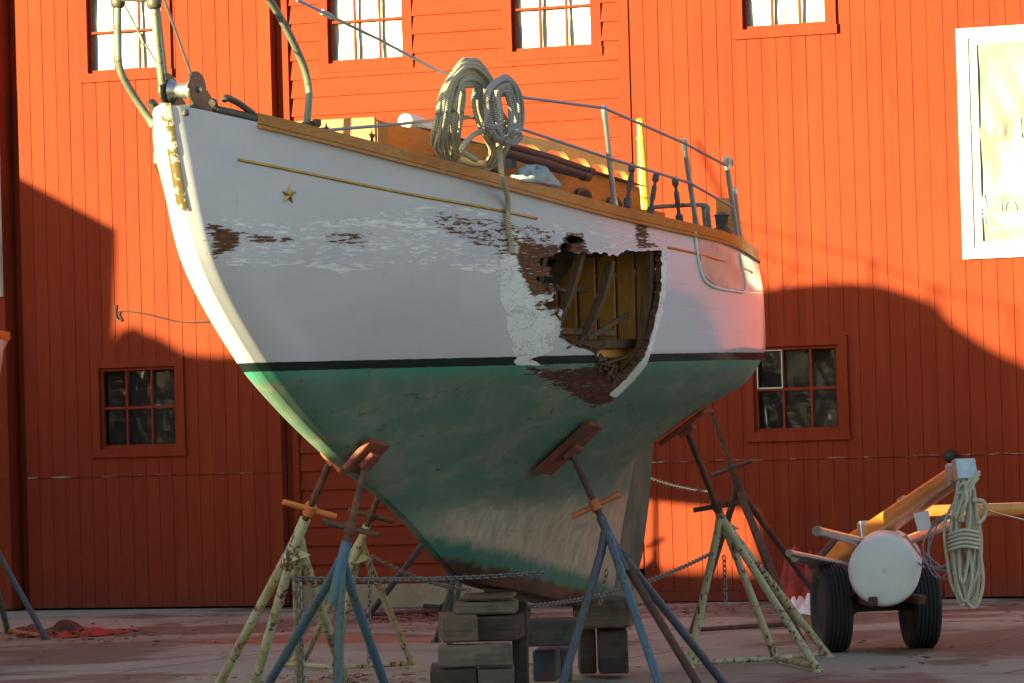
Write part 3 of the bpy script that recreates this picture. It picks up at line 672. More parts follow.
def stem_s(z): return float(np.interp(z, [p[1] for p in reversed(STEM)], [p[0] for p in reversed(STEM)]))
STEM = [(-.05, 3.115), (.20, 2.47), (.88, 1.905)]
for i in range(25):                          # bronze stem band, its gilding flaking off
    z = 3.125-(3.125-2.62)*i/24; s = -.012+(3.11-z)*.60 if z < 3.11 else -.012
    i2 = np.argmin(np.abs(GP[:, 0, 1]-z)); s = GP[i2, 0, 0]-.008
    for b, ds in ((-.022, .010), (-.016, 0), (.024, 0), (.036, .012)): m.v.append(tuple(bw(s+ds, b, z)))
for i in range(24):
    for j in range(3): k = i*4+j; m.f.append((k, k+1, k+5, k+4))
MT['stemband'] = worn('flaking gilt stem band', (.15, .105, .04), (.42, .40, .36), 26, .50, .56, .4, .3, .4, stretch=(1, 1, .8), c3=(.26, .17, .06))
bb(m, 'stem_band', 'stemband', smooth=True)
# gilt cove line
for pts in ([(238, 160), (300, 172), (360, 184), (420, 196), (480, 207), (536, 218)], [(668, 247), (690, 252), (712, 258), (735, 265), (752, 272)]):
    m = MB(); P = np.array([onhull(px, py, .001) for px, py in pts]); m.tube(spline(P, 8), .0075, 6); bb(m, 'cove_stripe', 'gold', smooth=True)
# gilt five-pointed star
c = onhull(288, 195, .003); i2 = np.unravel_index(np.argmin(((WP-c)**2).sum(-1)), GP.shape[:2]); nn = NP[i2]; ax = np.cross((0, 0, 1), nn); ax /= np.linalg.norm(ax); ay = np.cross(nn, ax)
def star(c, ax, ay, nn, R, h):
    m = MB(); vs = []
    for k in range(10):
        r = R if k % 2 == 0 else R*.40; a = math.pi/2+k*math.pi/5; vs.append(np.asarray(c)+ax*r*math.cos(a)+ay*r*math.sin(a))
    m.add(vs+[np.asarray(c)+nn*h], [(k, (k+1) % 10, 10) for k in range(10)]); return m
bb(star(c, ax, ay, nn, .053, .014), 'star', 'gold', recalc=False)
# repaired square patch on the quarter
m = MB(); q4 = [(694, 232), (738, 254), (744, 291), (716, 288), (701, 276)]
pp = region(q4); 
MT['patch'] = plain('glassy fibreglass patch', (.47, .45, .42), .22, 0, .3, 7, Coat_Weight=.15)
ins = sdf(pp, SX, SZ) < 0; idm = {}
for r in range(NW-1):
    for c_ in range(NU-1):
        if ins[r, c_] and ins[r+1, c_] and ins[r, c_+1] and ins[r+1, c_+1] and OK[r, c_]:
            f = []
            for (a_i, b_i) in ((r, c_), (r+1, c_), (r+1, c_+1), (r, c_+1)):
                if (a_i, b_i) not in idm:
                    idm[(a_i, b_i)] = len(m.v); m.v.append(tuple(WP[a_i, b_i]+NP[a_i, b_i]*(.006+.004*math.sin(GP[a_i, b_i, 0]*9)*math.sin(GP[a_i, b_i, 1]*31))))
                f.append(idm[(a_i, b_i)])
            m.f.append(tuple(f))
patch = bb(m, 'hull_patch', 'patch', smooth=True)
m = MB(); m.tube(spline([onhull(px, py, .007) for px, py in [(694, 232), (697, 254), (701, 276), (708, 284), (716, 288), (730, 290), (744, 291), (742, 272), (738, 254)]], 4), .0085, 6); bb(m, 'patch_border', 'white', patch, smooth=True)
# ---- inside the break: frames, bulkhead, shelves and splintered planks
MT['staving'] = wood('amber varnished staving', (.64, .25, .05), (.74, .34, .08), .5, .1, (18, 18, 2.5)); MT['frame'] = wood('sooty oak frame', (.075, .035, .016), (.15, .075, .032), .8, 0, (16, 16, 2))
MT['charred'] = wood('charred timber', (.03, .018, .012), (.075, .04, .025), .9, 0, (8, 8, 8))
def hb(s, z):                                # half breadth of the hull at s, z
    d = ((GP[..., 0]-s)**2+(GP[..., 1]-z)**2); return float(GP[..., 2].ravel()[np.argmin(d)])
m = MB(); zs = np.linspace(1.62, 2.62, 12)
for k in range(14):                          # tongue and groove bulkhead across the boat
    x0, x1 = -.5+k*.115, -.5+(k+1)*.115-.008; pts = []
    lo = 1.60
    for j in range(12):
        z = zs[j]; lim = hb(4.02, z)-.05; a, b = min(x0, lim), min(x1, lim); pts.append((a, b, z))
    base = len(m.v)
    for a, b, z in pts: m.v += [tuple(bw(4.02, a, z)), tuple(bw(4.015, a+min(.01, (b-a)/3), z)), tuple(bw(4.015, b-min(.01, (b-a)/3), z)), tuple(bw(4.02, b, z))]
    for j in range(11):
        for q in range(3): k2 = base+j*4+q; m.f.append((k2, k2+1, k2+5, k2+4))
bulk = bb(m, 'bulkhead', 'staving', recalc=False)
m = MB(); m.obox(bw(4.06, .1, 2.25), (A, PT, (0, 0, 1)), (.012, .55, .30)); bb(m, 'bulkhead_backing', 'charred', bulk)
def rib(s, mat, off=.045, wd=.03, z0=1.62, z1=2.6, lean=0):
    m = MB(); zz = np.linspace(z0, z1, 14)
    for z in zz:
        s_ = s+lean*(z-2.1); b = hb(s_, z); 
        m.v += [tuple(bw(s_-wd, b-off-.005, z)), tuple(bw(s_+wd, b-off-.005, z)), tuple(bw(s_+wd, b-off-.05, z)), tuple(bw(s_-wd, b-off-.05, z))]
    for i in range(13):
        for j in range(4): m.f.append((i*4+j, i*4+(j+1) % 4, i*4+4+(j+1) % 4, i*4+4+j))
    m.f += [(3, 2, 1, 0), (52, 53, 54, 55)]
    return bb(m, 'rib', mat)
rib(2.72, 'frame'); rib(3.0, 'frame', lean=.25); rib(3.32, 'frame', z1=2.44, lean=.35); rib(3.9, 'frame', .04, .04)
def plank(p, q, w_, h_, mat, name='broken_plank', up=(0, 0, 1), par=None):
    m = MB(); m.bar(p, q, w_, h_, up); return bb(m, name, mat, par, bevel=.004)
sp_ = [((2.5, .70, 2.45), (3.98, .80, 2.52), .05, .06, 'charred'), ((2.9, .60, 2.02), (3.98, .66, 2.58), .05, .13, 'charred'), ((2.5, .80, 2.28), (3.4, .9, 2.29), .06, .03, 'frame'),
       ((2.95, .83, 2.06), (3.62, .98, 2.05), .05, .035, 'frame'), ((3.0, .80, 1.98), (4.0, .95, 2.00), .10, .05, 'frame'), ((3.35, .86, 1.93), (4.0, .90, 1.95), .08, .05, 'staving'), ((3.3, .95, 2.02), (3.85, 1.0, 2.16), .015, .03, 'frame'),
       ((2.8, .72, 1.92), (3.9, .80, 1.90), .14, .04, 'charred'), ((3.45, .92, 1.86), (3.85, .99, 1.93), .03, .015, 'frame'), ((3.30, .90, 1.90), (3.7, .97, 1.865), .04, .012, 'brokenwood'), ((2.95, .90, 2.03), (3.35, .98, 1.96), .03, .012, 'brokenwood')]
for (p, q, w_, h_, mat) in sp_: plank(bw(*p), bw(*q), w_, h_, mat)
m = MB(); m.obox(bw(3.2, .15, 2.1), (A, PT, (0, 0, 1)), (.85, .02, .5)); bb(m, 'inner_lining', 'charred')
m = MB(); m.obox(bw(3.45, .38, 1.80), (A, PT, (0, 0, 1)), (.58, .25, .012)); bb(m, 'cabin_sole', 'charred')
for k in range(38):                          # splinters along the lower lip of the break
    px, py = [(592, 351), (600, 362), (606, 370), (612, 376), (575, 345), (562, 312), (556, 290)][k % 7]; px += random.uniform(-7, 7); py += random.uniform(-3, 3)
    p = onhull(px, py, .0); L = random.uniform(.03, .11); d = A*random.uniform(-.6, 1)+np.array([0, 0, random.uniform(-.25, .35)])+PT*random.uniform(-.05, .12); d /= np.linalg.norm(d)
    m = MB() if k == 0 else m; m.bar(p-d*L*.4, p+d*L, random.uniform(.006, .016), .005, PT)
tag(bb(m, 'splinters', 'brokenwood'), None, None, kind='stuff')
# ------------------------------------------------------------------ fittings of the boat
BP = lambda px, py, b: boat_at(px, py, b)
def tubes(name, mat, pts, r, n=10, sm=True, par=None):
    m = MB(); m.tube(pts, r, n); return bb(m, name, mat, par, auto=40)
# bow roller: two cheeks with a drum between
rl = MB()
def cheek(b):
    pts = []
    for k in range(13):
        a = math.pi*(1.15-k/12*1.12); pts.append((.17+.10*math.cos(a), 3.205+.085*math.sin(a)))
    pts += [(.37, 3.15), (.46, 3.10), (.52, 3.06), (.48, 3.03), (.26, 3.06), (.18, 3.09)]
    m = MB(); m.prism([bw(s, b, z) for s, z in pts], PT*.016); return m
roller = bb(cheek(.066), 'anchor_roller', 'bronze', bevel=.003)
bb(cheek(-.085), 'cheek', 'bronze', roller, bevel=.003)
m = MB(); m.lathe(bw(.17, -.066, 3.20), PT, [(0, .058), (.01, .06), (.04, .036), (.09, .036), (.12, .06), (.13, .058)], 24); bb(m, 'roller_drum', 'alu', roller, smooth=True)
m = MB(); m.lathe(bw(.17, .082, 3.20), PT, [(0, .014), (.012, .014), (.016, .008)], 10); bb(m, 'roller_pin', 'steel', roller)
MT['verd_dark'] = worn('green bronze casting', (.06, .085, .065), (.12, .10, .08), 14)
m = MB(); m.prism([bw(s, .09, z) for s, z in [(.0, 3.07), (.36, 3.00), (.36, 3.05), (.24, 3.115), (.12, 3.13), (.02, 3.10)]], -PT*.16); bb(m, 'stemhead_fitting', 'verd_dark', bevel=.008)
for sd in (1, -1):
    m = MB(); P = lambda s, db, dz: sheer(s, sd, db, dz)
    m.tube([P(.20, -.02, .02), P(.44, -.02, .02)], .022, 10); m.tube(spline([P(.42, -.02, .04), P(.34, -.02, .075), P(.25, -.0, .085), P(.22, .01, .065)], 5), [.017]*15+[.008], 8)
    m.tube(spline([P(.20, -.02, .03), P(.17, -.0, .05), P(.15, .01, .04)], 4), .018, 8); bb(m, 'bow_chock', 'bronze', auto=40)
# pulpit
rail = spline([BP(268, -3, .34), BP(240, -16, .31), BP(205, -17, .22), BP(172, -9, .08), BP(152, -3, 0), BP(134, -2, -.14), BP(117, -4, -.27), BP(112, -14, -.34), BP(122, -26, -.38), BP(152, -34, -.42)], 6)
pulpit = tubes('pulpit', 'bronze', rail, .019, 12)
tubes('leg', 'verdigris', spline([BP(153, 126, -.19), BP(148, 117, -.21), BP(134, 96, -.25), BP(121, 72, -.27), BP(118, 50, -.27), BP(118, 2, -.27)], 6), .0185, 12, par=pulpit)
tubes('leg', 'verdigris', spline([BP(162, 84, .0), BP(160, 66, 0), BP(157, 38, 0), BP(154, 0, 0)], 6), .0185, 12, par=pulpit)
tubes('leg', 'verdigris', spline([BP(306, 131, .36), BP(308, 112, .37), BP(309, 92, .37), BP(305, 70, .37), BP(296, 48, .365), BP(284, 24, .355), BP(268, -3, .34)], 6), .0185, 12, par=pulpit)
tubes('leg', 'verdigris', [bw(.9, -.40, 3.0), BP(152, -34, -.42)], .0185, 10, par=pulpit)
for q, b in (((154, 3), 0), ((118, 2), -.27)):
    m = MB(); m.lathe(BP(*q, b)-np.array([0, 0, .03]), (0, 0, 1), [(0, .022), (.01, .034), (.05, .038), (.06, .024)], 16); bb(m, 'pulpit_joint', 'bronze', pulpit, smooth=True)
m = MB(); m.tube([BP(125, 6, -.22), BP(142, 38, -.12), BP(166, 80, .0)], .006, 6); m.tube([BP(140, 34, -.13), BP(144, 44, -.11)], .012, 8); bb(m, 'pulpit_wire', 'bronze')
m = MB(); m.lathe(BP(306, 128, .36), (0, 0, 1), [(-.05, .03), (0, .028), (.03, .022)], 14); m.tube([BP(306, 124, .36), BP(316, 124, .40)], .016, 8); m.lathe(BP(317, 127, .41), (0, 0, 1), [(0, .015), (.01, .022), (.035, .022), (.04, .012)], 12); bb(m, 'leg_socket', 'bronze', pulpit, auto=40)
# lifelines and stanchions
UP = [((297, 0), .34), ((380, 40), .56), ((436, 70), .72), ((480, 86), .82), ((520, 97), .92), ((604, 108), 1.10), ((684, 143), 1.22), ((727, 166), 1.16)]
LOW = [((318, 131), .41), ((400, 124), .62), ((466, 117), .78), ((500, 121), .87), ((524, 130), .93), ((609, 158), 1.105), ((690, 183), 1.225), ((732, 207), 1.16)]
for L in (UP, LOW):
    m = MB(); m.tube(np.array([BP(*q, b) for q, b in L]), .0085, 8)
    if L is UP: m.tube([BP(322, 12, .40), BP(331, 16.5, .42)], .016, 8)
    else: m.tube([BP(318, 131, .41), BP(328, 130, .43)], .016, 8); m.tube([BP(448, 118.5, .74), BP(468, 117, .78)], .013, 8)
    bb(m, 'lifeline', 'lifeline', auto=40)
m = MB(); m.tube(np.array([BP(152, -34, -.42), bw(2.6, -1.0, 3.36), bw(4.4, -1.24, 3.2), bw(6.2, -1.05, 3.16), bw(7.2, -.7, 3.18)]), .0085, 6); bb(m, 'lifeline', 'lifeline')
def stanchion(top, base, b, db=0, mat='steel'):
    m = MB(); p0, p1 = BP(*base, b), BP(*top, b+db); v = p1-p0
    m.tube([p0, p0+v*.5, p1], .0155, 10); m.lathe(p0-np.array([0, 0, .01]), v, [(0, .034), (.012, .034), (.02, .022), (.06, .020)], 14)
    m.lathe(p1, v, [(-.03, .019), (.005, .019), (.016, .010)], 12); m.lathe(p0+v*.52, v, [(-.02, .021), (.02, .021)], 12)
    return bb(m, 'stanchion', mat, auto=40)
stanchion((604, 108), (615, 209), 1.085); stanchion((684, 143), (697, 229), 1.20); stanchion((727, 166), (738, 243), 1.12); stanchion((734, 190), (741, 245), 1.05)
for s, b in ((2.6, -1.0), (4.4, -1.24), (6.2, -1.05), (7.2, -.7)):
    m = MB(); m.tube([bw(s, b+.03, sheer_z(s)), bw(s, b, sheer_z(s)+.58)], .0155, 8); bb(m, 'stanchion', 'steel', auto=40)
for (tp, bs, b) in (((632, 166), (627, 207), 1.06), ((656, 176), (650, 216), 1.12), ((675, 180), (680, 224), 1.15)):
    m = MB(); p0, p1 = BP(*bs, b), BP(*tp, b); v = p1-p0; L = np.linalg.norm(v); v /= L
    m.lathe(p0, v, [(0, .018), (.02, .022), (.05, .022), (.06, .011), (L*.38, .010), (L*.42, .015), (L*.72, .015), (L*.76, .009), (L-.04, .009), (L-.03, .019), (L, .020), (L+.02, .009)], 12); bb(m, 'turnbuckle', 'bronze', auto=40)
# stern rail of green tubes
m = MB(); m.tube(spline([BP(655, 207, .6), BP(690, 205, .95), BP(706, 206, 1.08), BP(708, 214, 1.10), BP(710, 235, 1.10)], 5), .014, 8); m.tube([BP(703, 207, 1.05), BP(706, 234, 1.06)], .012, 8); bb(m, 'boarding_rail', 'verdigris', auto=40)
m = MB(); m.obox(BP(726, 216, .85), (A, PT, (0, 0, 1)), (.05, .05, .11)); bb(m, 'stern_locker', 'varnish', bevel=.008)
m = MB(); m.lathe(BP(722, 232, .98), (0, 0, 1), [(0, .05), (.02, .05), (.03, .035), (.09, .04), (.10, .05), (.12, .02)], 18); bb(m, 'winch', 'bronze', auto=40)
# cabin trunk with its roof, portlights and scalloped grab rail
cb = MB(); n = 24
def cab_w(s): return .36+.24*min(1, (s-2.7)/1.4)
def cab_z(s): return sheer_z(s)+.02
for i in range(n+1):
    s = 2.75+2.65*i/n
    for x in (1, .97, -.97, -1): cb.v.append(tuple(bw(s, x*cab_w(s), cab_z(s)-(.02 if abs(x) == 1 else -.36))))
for i in range(n):
    for j in (0, 2): k = i*4+j; cb.f.append((k, k+1, k+5, k+4))
cb.f += [(0, 3, 2, 1), (n*4, n*4+1, n*4+2, n*4+3)]
trunk = bb(cb, 'cabin_trunk', 'varnish')
m = MB()
for i in range(n+1):
    s = 2.68+2.79*i/n
    for j in range(9):
        x = -1+j/4; m.v.append(tuple(bw(s, x*(cab_w(max(s, 2.75))+.03), cab_z(s)+.365+.06*(1-x*x))))
for i in range(n):
    for j in range(8): k = i*9+j; m.f.append((k, k+1, k+10, k+9))
b0 = len(m.v)
bb(m, 'cabin_roof', 'deckpaint' if 'deckpaint' in MT else 'white', trunk, smooth=True)
for s in (3.2, 3.75, 4.3, 4.85):
    m = MB(); c = bw(s, cab_w(s)+.004, cab_z(s)+.20); ring = [c+A*.13*math.cos(a)+np.array([0, 0, .055*math.sin(a)]) for a in np.linspace(0, 2*math.pi, 24, endpoint=False)]
    m.prism(ring, PT*.008); pl = bb(m, 'portlight', 'bronze', trunk)
    m = MB(); ring = [c+PT*.009+A*.105*math.cos(a)+np.array([0, 0, .038*math.sin(a)]) for a in np.linspace(0, 2*math.pi, 24, endpoint=False)]; m.prism(ring, PT*.003); bb(m, 'glass', 'dark', pl)
m = MB(); s0, s1 = 3.55, 5.35; top, bot = [], []
for i in range(61):
    s = s0+(s1-s0)*i/60; zb = cab_z(s)+.375; ph = (i/60*5) % 1; top.append((s, zb+.115)); bot.append((s, zb+.018+.058*math.sin(math.pi*ph)**.6 if 0 < ph else zb+.018))
for i in range(61): m.v += [tuple(bw(bot[i][0], cab_w(bot[i][0])-.06, bot[i][1])), tuple(bw(top[i][0], cab_w(top[i][0])-.06, top[i][1])), tuple(bw(top[i][0], cab_w(top[i][0])-.10, top[i][1])), tuple(bw(bot[i][0], cab_w(bot[i][0])-.10, bot[i][1]))]
for i in range(60):
    for j in range(4): m.f.append((i*4+j, i*4+(j+1) % 4, i*4+4+(j+1) % 4, i*4+4+j))
m.f += [(0, 1, 2, 3), (243, 242, 241, 240)]
bb(m, 'grab_rail', 'teak', trunk)
m = MB()
for i in range(31):
    s = 2.9+2.7*i/30; b = cab_w(min(s, 5.4)); m.v += [tuple(bw(s, b+.02, cab_z(s)+.02)), tuple(bw(s, b+.02, cab_z(s)+.10)), tuple(bw(s, b+.075, cab_z(s)+.09)), tuple(bw(s, b+.075, cab_z(s)+.02))]
for i in range(30):
    for j in range(4): m.f.append((i*4+j, i*4+(j+1) % 4, i*4+4+(j+1) % 4, i*4+4+j))
m.f += [(0, 1, 2, 3), (123, 122, 121, 120)]; bb(m, 'trunk_moulding', 'teak', trunk)
m = MB(); m.obox(bw(5.75, .48, cab_z(5.75)+.13), (A, PT, (0, 0, 1)), (.35, .035, .13)); m.obox(bw(5.75, -.48, cab_z(5.75)+.13), (A, PT, (0, 0, 1)), (.35, .035, .13)); bb(m, 'cockpit_coaming', 'varnish', bevel=.01)
m = MB(); p0, p1 = BP(645, 212, .15), BP(640, 122, .15); m.tube([p0, p0+(p1-p0)*.5, p0+(p1-p0)*.93, p1], [.042, .033, .022, .020], 12); m.lathe(p0+(p1-p0)*.80, p1-p0, [(0, .03), (.02, .03)], 12); m.lathe(p1, p1-p0, [(-.01, .03), (.01, .03), (.025, .012)], 12)
bb(m, 'ensign_staff', 'yellow_pole' if 'yellow_pole' in MT else 'teak', auto=40)
m = MB(); p0 = BP(511, 168, .62); m.tube([p0, p0+np.array([0, 0, .20])], .03, 12); m.tube([p0+np.array([0, 0, .20])-PT*.03, p0+np.array([0, 0, .21])+PT*.03], .035, 10); bb(m, 'deck_vent', 'teal', auto=40)
# ---- things lying on the deck
def box_thing(name, label, cat, c, ax, half, mat, bev=.006):
    m = MB(); m.obox(c, ax, half); o = m.build(name, mat, None, bevel=bev); return tag(rebase(o), label, cat)
ZZ = np.array([0, 0, 1.])
db = thing('deck_box', 'brown wooden deck box with dark star shapes on its side, behind the bow rail', 'box', bw(2.1, .1, 2.85))
c0 = bw(2.18, .1, 2.96); D0 = bw(2.1, .1, 2.85)
m = MB(); m.obox(c0-A*.43, (A, PT, ZZ), (.012, .26, .20)); m.build('front_panel', 'plywood', db, D0, bevel=.004)
m = MB(); m.obox(c0+PT*.245, (A, PT, ZZ), (.415, .012, .175)); m.build('side_panel', 'varnish', db, D0, bevel=.004)
m = MB(); m.obox(c0-PT*.245, (A, PT, ZZ), (.415, .012, .175)); m.build('side_panel', 'varnish', db, D0, bevel=.004)
m = MB(); m.obox(c0+A*.43, (A, PT, ZZ), (.012, .26, .16)); m.build('rear_panel', 'varnish', db, D0, bevel=.004)
m = MB(); m.obox(c0+ZZ*.17, (A+ZZ*-.03, PT, ZZ), (.40, .24, .010)); m.build('lid', 'varnish', db, D0, bevel=.004)
m = MB(); m.obox(c0+PT*.262-A*.36, (A, PT, ZZ), (.07, .006, .175)); m.build('corner_board', 'plywood', db, D0)
for cc, ax_, nn_, R in ((BP(372, 137, .373), -A, PT, .052),):
    star(cc, ax_, ZZ, nn_, R, .006).build('star', 'black', db, D0, recalc=False)
star(BP(326, 131, .43), -A, ZZ, PT, .045, .02)
m = star(BP(326, 131, .43), -A, ZZ, PT, .05, .015); bb(m, 'star', 'black', recalc=False)
m = MB(); P = spline([BP(404, 121, .20), BP(415, 123, .20), BP(428, 130, .2), BP(437, 139, .2)], 6); m.tube(P, [.012]+[.042]*(len(P)-2)+[.012], 14); o = m.build('fender', 'white', None, auto=50); tag(rebase(o), 'bright white boat fender lying across the wooden deck box', 'fender')
for k, (a, b, bb_, lab) in enumerate((((508, 146), (592, 172), .72, 'upper dark wooden pole lying along the side deck beside the cabin'), ((506, 153), (588, 177), .78, 'lower dark wooden pole lying along the side deck, nearer the rail'))):
    m = MB(); P = [BP(*a, bb_), (BP(*a, bb_)+BP(*b, bb_))/2, BP(*b, bb_)]; m.tube(P, [.022, .03, .020], 12); m.lathe(P[2], A, [(-.1, .026), (0, .026), (.03, .012)], 12); o = m.build('deck_pole', 'charpole', None, auto=40); tag(rebase(o), lab, 'pole', 'poles lying on the boat deck')
m = MB(); c = BP(536, 179, .93); nn_ = 14
for j in range(nn_):
    for i in range(20):
        a = 2*math.pi*i/20; v = j/(nn_-1); r = math.sqrt(max(0, 1-v*v))*(1+.18*math.sin(3*a+4*v)+.1*math.sin(7*a-5*v)); m.v.append(tuple(c+A*.26*r*math.cos(a)+PT*.08*r*math.sin(a)+ZZ*(.095*v*(1+.15*math.sin(2*a))-.03)))
for j in range(nn_-1):
    for i in range(20): m.f.append((j*20+i, j*20+(i+1) % 20, j*20+20+(i+1) % 20, j*20+20+i))
m.f.append(tuple(reversed(range(20))))
o = m.build('canvas_bundle', 'canvas', None, smooth=True); tag(rebase(o), 'crumpled pale grey canvas bundle on the side deck beside the rail', 'canvas')
# ---- rope coils on the lifelines
def coil(name, mat, label, loops, r, n=10):
    m = MB()
    for L in loops: m.tube(spline(L, 7, True), r, n, closed=True)
    return m
cl = []
for k in range(16):
    j = lambda a: random.uniform(-a, a); f = (k % 8)/7; lay = (k//8)*.045-.02; b = .80+lay+j(.012); g = 4*(k//8)
    xl, xr, yt = 438+23*f, 503-24*f, 60+21*f+g
    cl.append([BP(xl+j(1), 112+j(3), b), BP(xl+3+3*(1-f), 88+4*f, b), BP(461-1*f+j(1), yt+3, b), BP(470+j(1), yt, b), BP(480-2*f, yt+4+j(1), b), BP(xr-7+3*f, 88+4*f+j(1), b), BP(xr-5, 108+j(3), b+.02), BP(xr+5*(1-f)+2, 130+j(3), b+.05),
               BP(502-10*f+j(5), 150+j(5), b+.03), BP(490-6*f+j(6), 166+j(4), b-.08), BP(458+j(5), 162+j(3), b-.14), BP(xl-1+j(3), 152+j(5), b-.08), BP(xl-3+j(2), 134+j(4), b-.02)])
m = coil('rope', 'rope', '', cl, .0125)
m.tube(spline([BP(476, 160, .92), BP(462, 150, .92), BP(470, 138, .93), BP(480, 132, .93), BP(492, 132, .93), BP(499, 146, .93), BP(500, 158, .95), BP(502, 176, 1.0), onhull(503, 200, .03), onhull(505, 222, .02), onhull(507, 240, .02), onhull(507, 252, .02)], 8), .0145, 10)
o = m.build('rope_coil', 'rope', None, smooth=True, recalc=False); tag(rebase(o), 'big tan rope coil hung over the lifelines, its tail hanging down the hull', 'rope')
cl = []
for k in range(12):
    j = lambda a: random.uniform(-a, a); f = (k % 6)/5; b = .96-.05*(k//6)+j(.015)
    xl, xr, yt = 486+11*f, 521-11*f, 77+13*f+3*(k//6)
    cl.append([BP(xl+j(1), 104+j(3), b), BP(xl+3, 88+4*f, b), BP(501, yt+1+j(1), b), BP(508, yt+j(1), b), BP(xr-4, 88+4*f, b), BP(xr+j(1), 106+j(3), b), BP(xr+j(1), 126+j(3), b), BP(512-3*f+j(3), 138+j(3), b), BP(503+j(2), 141+j(3), b), BP(xl+3+j(2), 128+j(3), b)])
m = coil('rope', 'rope_grey', '', cl, .0125)
m.tube(spline([BP(483, 124, 1.02), BP(492, 127, 1.03), BP(501, 124, 1.03), BP(500, 108, 1.03), BP(497, 90, 1.02)], 6), .014, 10)
m.tube(spline([BP(506, 140, 1.0), BP(514, 143, 1.02), BP(520, 138, 1.02), BP(519, 133, 1.02), BP(514, 133, 1.02)], 6), .0145, 10)
o = m.build('rope_coil', 'rope_grey', None, smooth=True, recalc=False); tag(rebase(o), 'smaller grey rope coil hung on the lifeline just aft of the tan coil', 'rope')
# ------------------------------------------------------------------ jack stands
def stand(label, apex, top, feet, mats, pad_n=None, pad_c='pad_red', handle='rust', bars=(), r=.024, hlen=.15, pole='rust', pad=True, group='boat stands', hdir=None, padlen=.20, tab=True):
    """apex, top: points of the screw pole; feet: ground points"""
    apex = np.asarray(apex, float); top = np.asarray(top, float); base = np.mean([np.asarray(f) for f in feet], 0); base[2] = 0
    t = thing('boat_stand', label, 'boat stand', base, 0, group)
    v = top-apex; L = np.linalg.norm(v); v /= L
    m = MB(); m.tube([apex-v*.25, top], .019, 12); m.build('screw_pole', pole, t, base, auto=40)
    m = MB(); m.tube([apex-v*.32, apex+v*.02], r*1.12, 12); m.build('collar', mats[0], t, base, auto=40)
    for k, f in enumerate(feet):
        f = np.asarray(f, float); a = apex-v*(.05+.02*k)
        kn = a+(f-a)*.12+v*-.02; m = MB(); m.tube([a, kn, f+np.array([0, 0, .012])], r, 12); m.lathe(f, (0, 0, 1), [(0, .04), (.008, .04), (.02, .03)], 12)
        m.build('leg', mats[k % len(mats)], t, base, auto=40)
    for (i, j, mt) in bars:
        m = MB(); m.tube([np.asarray(feet[i])+ZZ*.03, np.asarray(feet[j])+ZZ*.03], r*.72, 10); m.build('foot_bar', mt, t, base, auto=40)
    hp_ = apex+v*.09; d = np.array([1, .15, .0]) if hdir is None else np.asarray(hdir, float); d = d-v*(d@v); d /= np.linalg.norm(d); d2 = np.cross(v, d)
    m = MB(); m.lathe(hp_, v, [(-.03, .032), (.03, .032)], 12); m.tube([hp_-d*hlen, hp_+d*hlen], .016, 10); m.build('handle', handle, t, base, auto=40)
    if tab:
        m = MB(); m.prism([apex-v*.20-np.array([.0, 0, .06]), apex-v*.20+np.array([.10, -.0, -.03]), apex-v*.20+np.array([.0, 0, .03])], np.array([0, .008, 0])); m.build('chain_tab', mats[0], t, base)
    if pad and pad_n is not None:
        n = np.asarray(pad_n, float); n /= np.linalg.norm(n); a1 = A-n*(A@n); a1 /= np.linalg.norm(a1); a2 = np.cross(n, a1)
        m = MB(); m.obox(top+n*.012, (a1, a2, n), (.10, padlen, .015)); m.obox(top-n*.022, (a1, a2, n), (.045, .05, .018)); m.build('pad', pad_c, t, base, bevel=.006)
    return t
def hull_n(px, py):
    q = inv(px, py); i = np.unravel_index(np.argmin(np.abs(GP-q).sum(-1)), GP.shape[:2]); return WP[i], NP[i]
def dpt(px, py, d): return at(px, py, d)
# A: port bow, teal and blue, nearest the stem
pA, nA_ = hull_n(362, 452)
SA = stand('blue and teal boat stand with a dark centre pole under the bow, nearest the camera', dpt(346, 545, pA[1]-.05), pA+nA_*.045, [gnd(252, 714), gnd(395, 716), gnd(337, 730), gnd(337, 702)], ['teal_rust', 'teal_rust', 'teal', 'rust'], -nA_, 'pad_red', 'rust', r=.025, padlen=.11, tab=False)
# B: starboard bow, cream paint over rust
q = bw(2.15, -.20, 1.47); nB_ = np.array([-PT[0]*.8, -PT[1]*.8, -.6])
SB = stand('rusty cream boat stand on the starboard side of the bow, with an orange handle', dpt(304, 522, 21.4), dpt(333, 455, 21.15), [gnd(207, 709), gnd(247, 712), gnd(352, 703), gnd(300, 688)], ['yellow_rust'], -nB_, 'orange', 'orange', r=.027, padlen=.12, hdir=(1, .1, -.1))
# C: starboard midships, pale cream with foot bars
fC = [gnd(282, 668), gnd(334, 672), gnd(413, 668), gnd(305, 660)]
SC_ = stand('pale cream boat stand with foot bars beyond the keel, behind the two bow stands', dpt(366, 528, 25.4), dpt(392, 462, 25.2), fC, ['cream_rust'], None, 'rust', 'rust', [(0, 1, 'cream_rust'), (1, 2, 'cream_rust'), (0, 3, 'cream_rust')], r=.023, pad=False)
# D, E: stands on the far side, mostly hidden by the keel
SD = stand('slate blue boat stand with rusty foot bar far behind the keel near the wall', dpt(448, 508, 29.2), dpt(470, 455, 29.0), [gnd(368, 618), gnd(500, 612), gnd(455, 628)], ['blue_rust'], None, 'rust', 'rust', [(0, 1, 'rust')], r=.026, pad=False)
SE = stand('dark teal boat stand tucked close behind the forward keel blocks', dpt(470, 520, 26.6), dpt(480, 465, 26.4), [gnd(436, 642), gnd(448, 655), gnd(520, 640)], ['teal'], None, 'rust', 'rust', r=.02, pad=False)
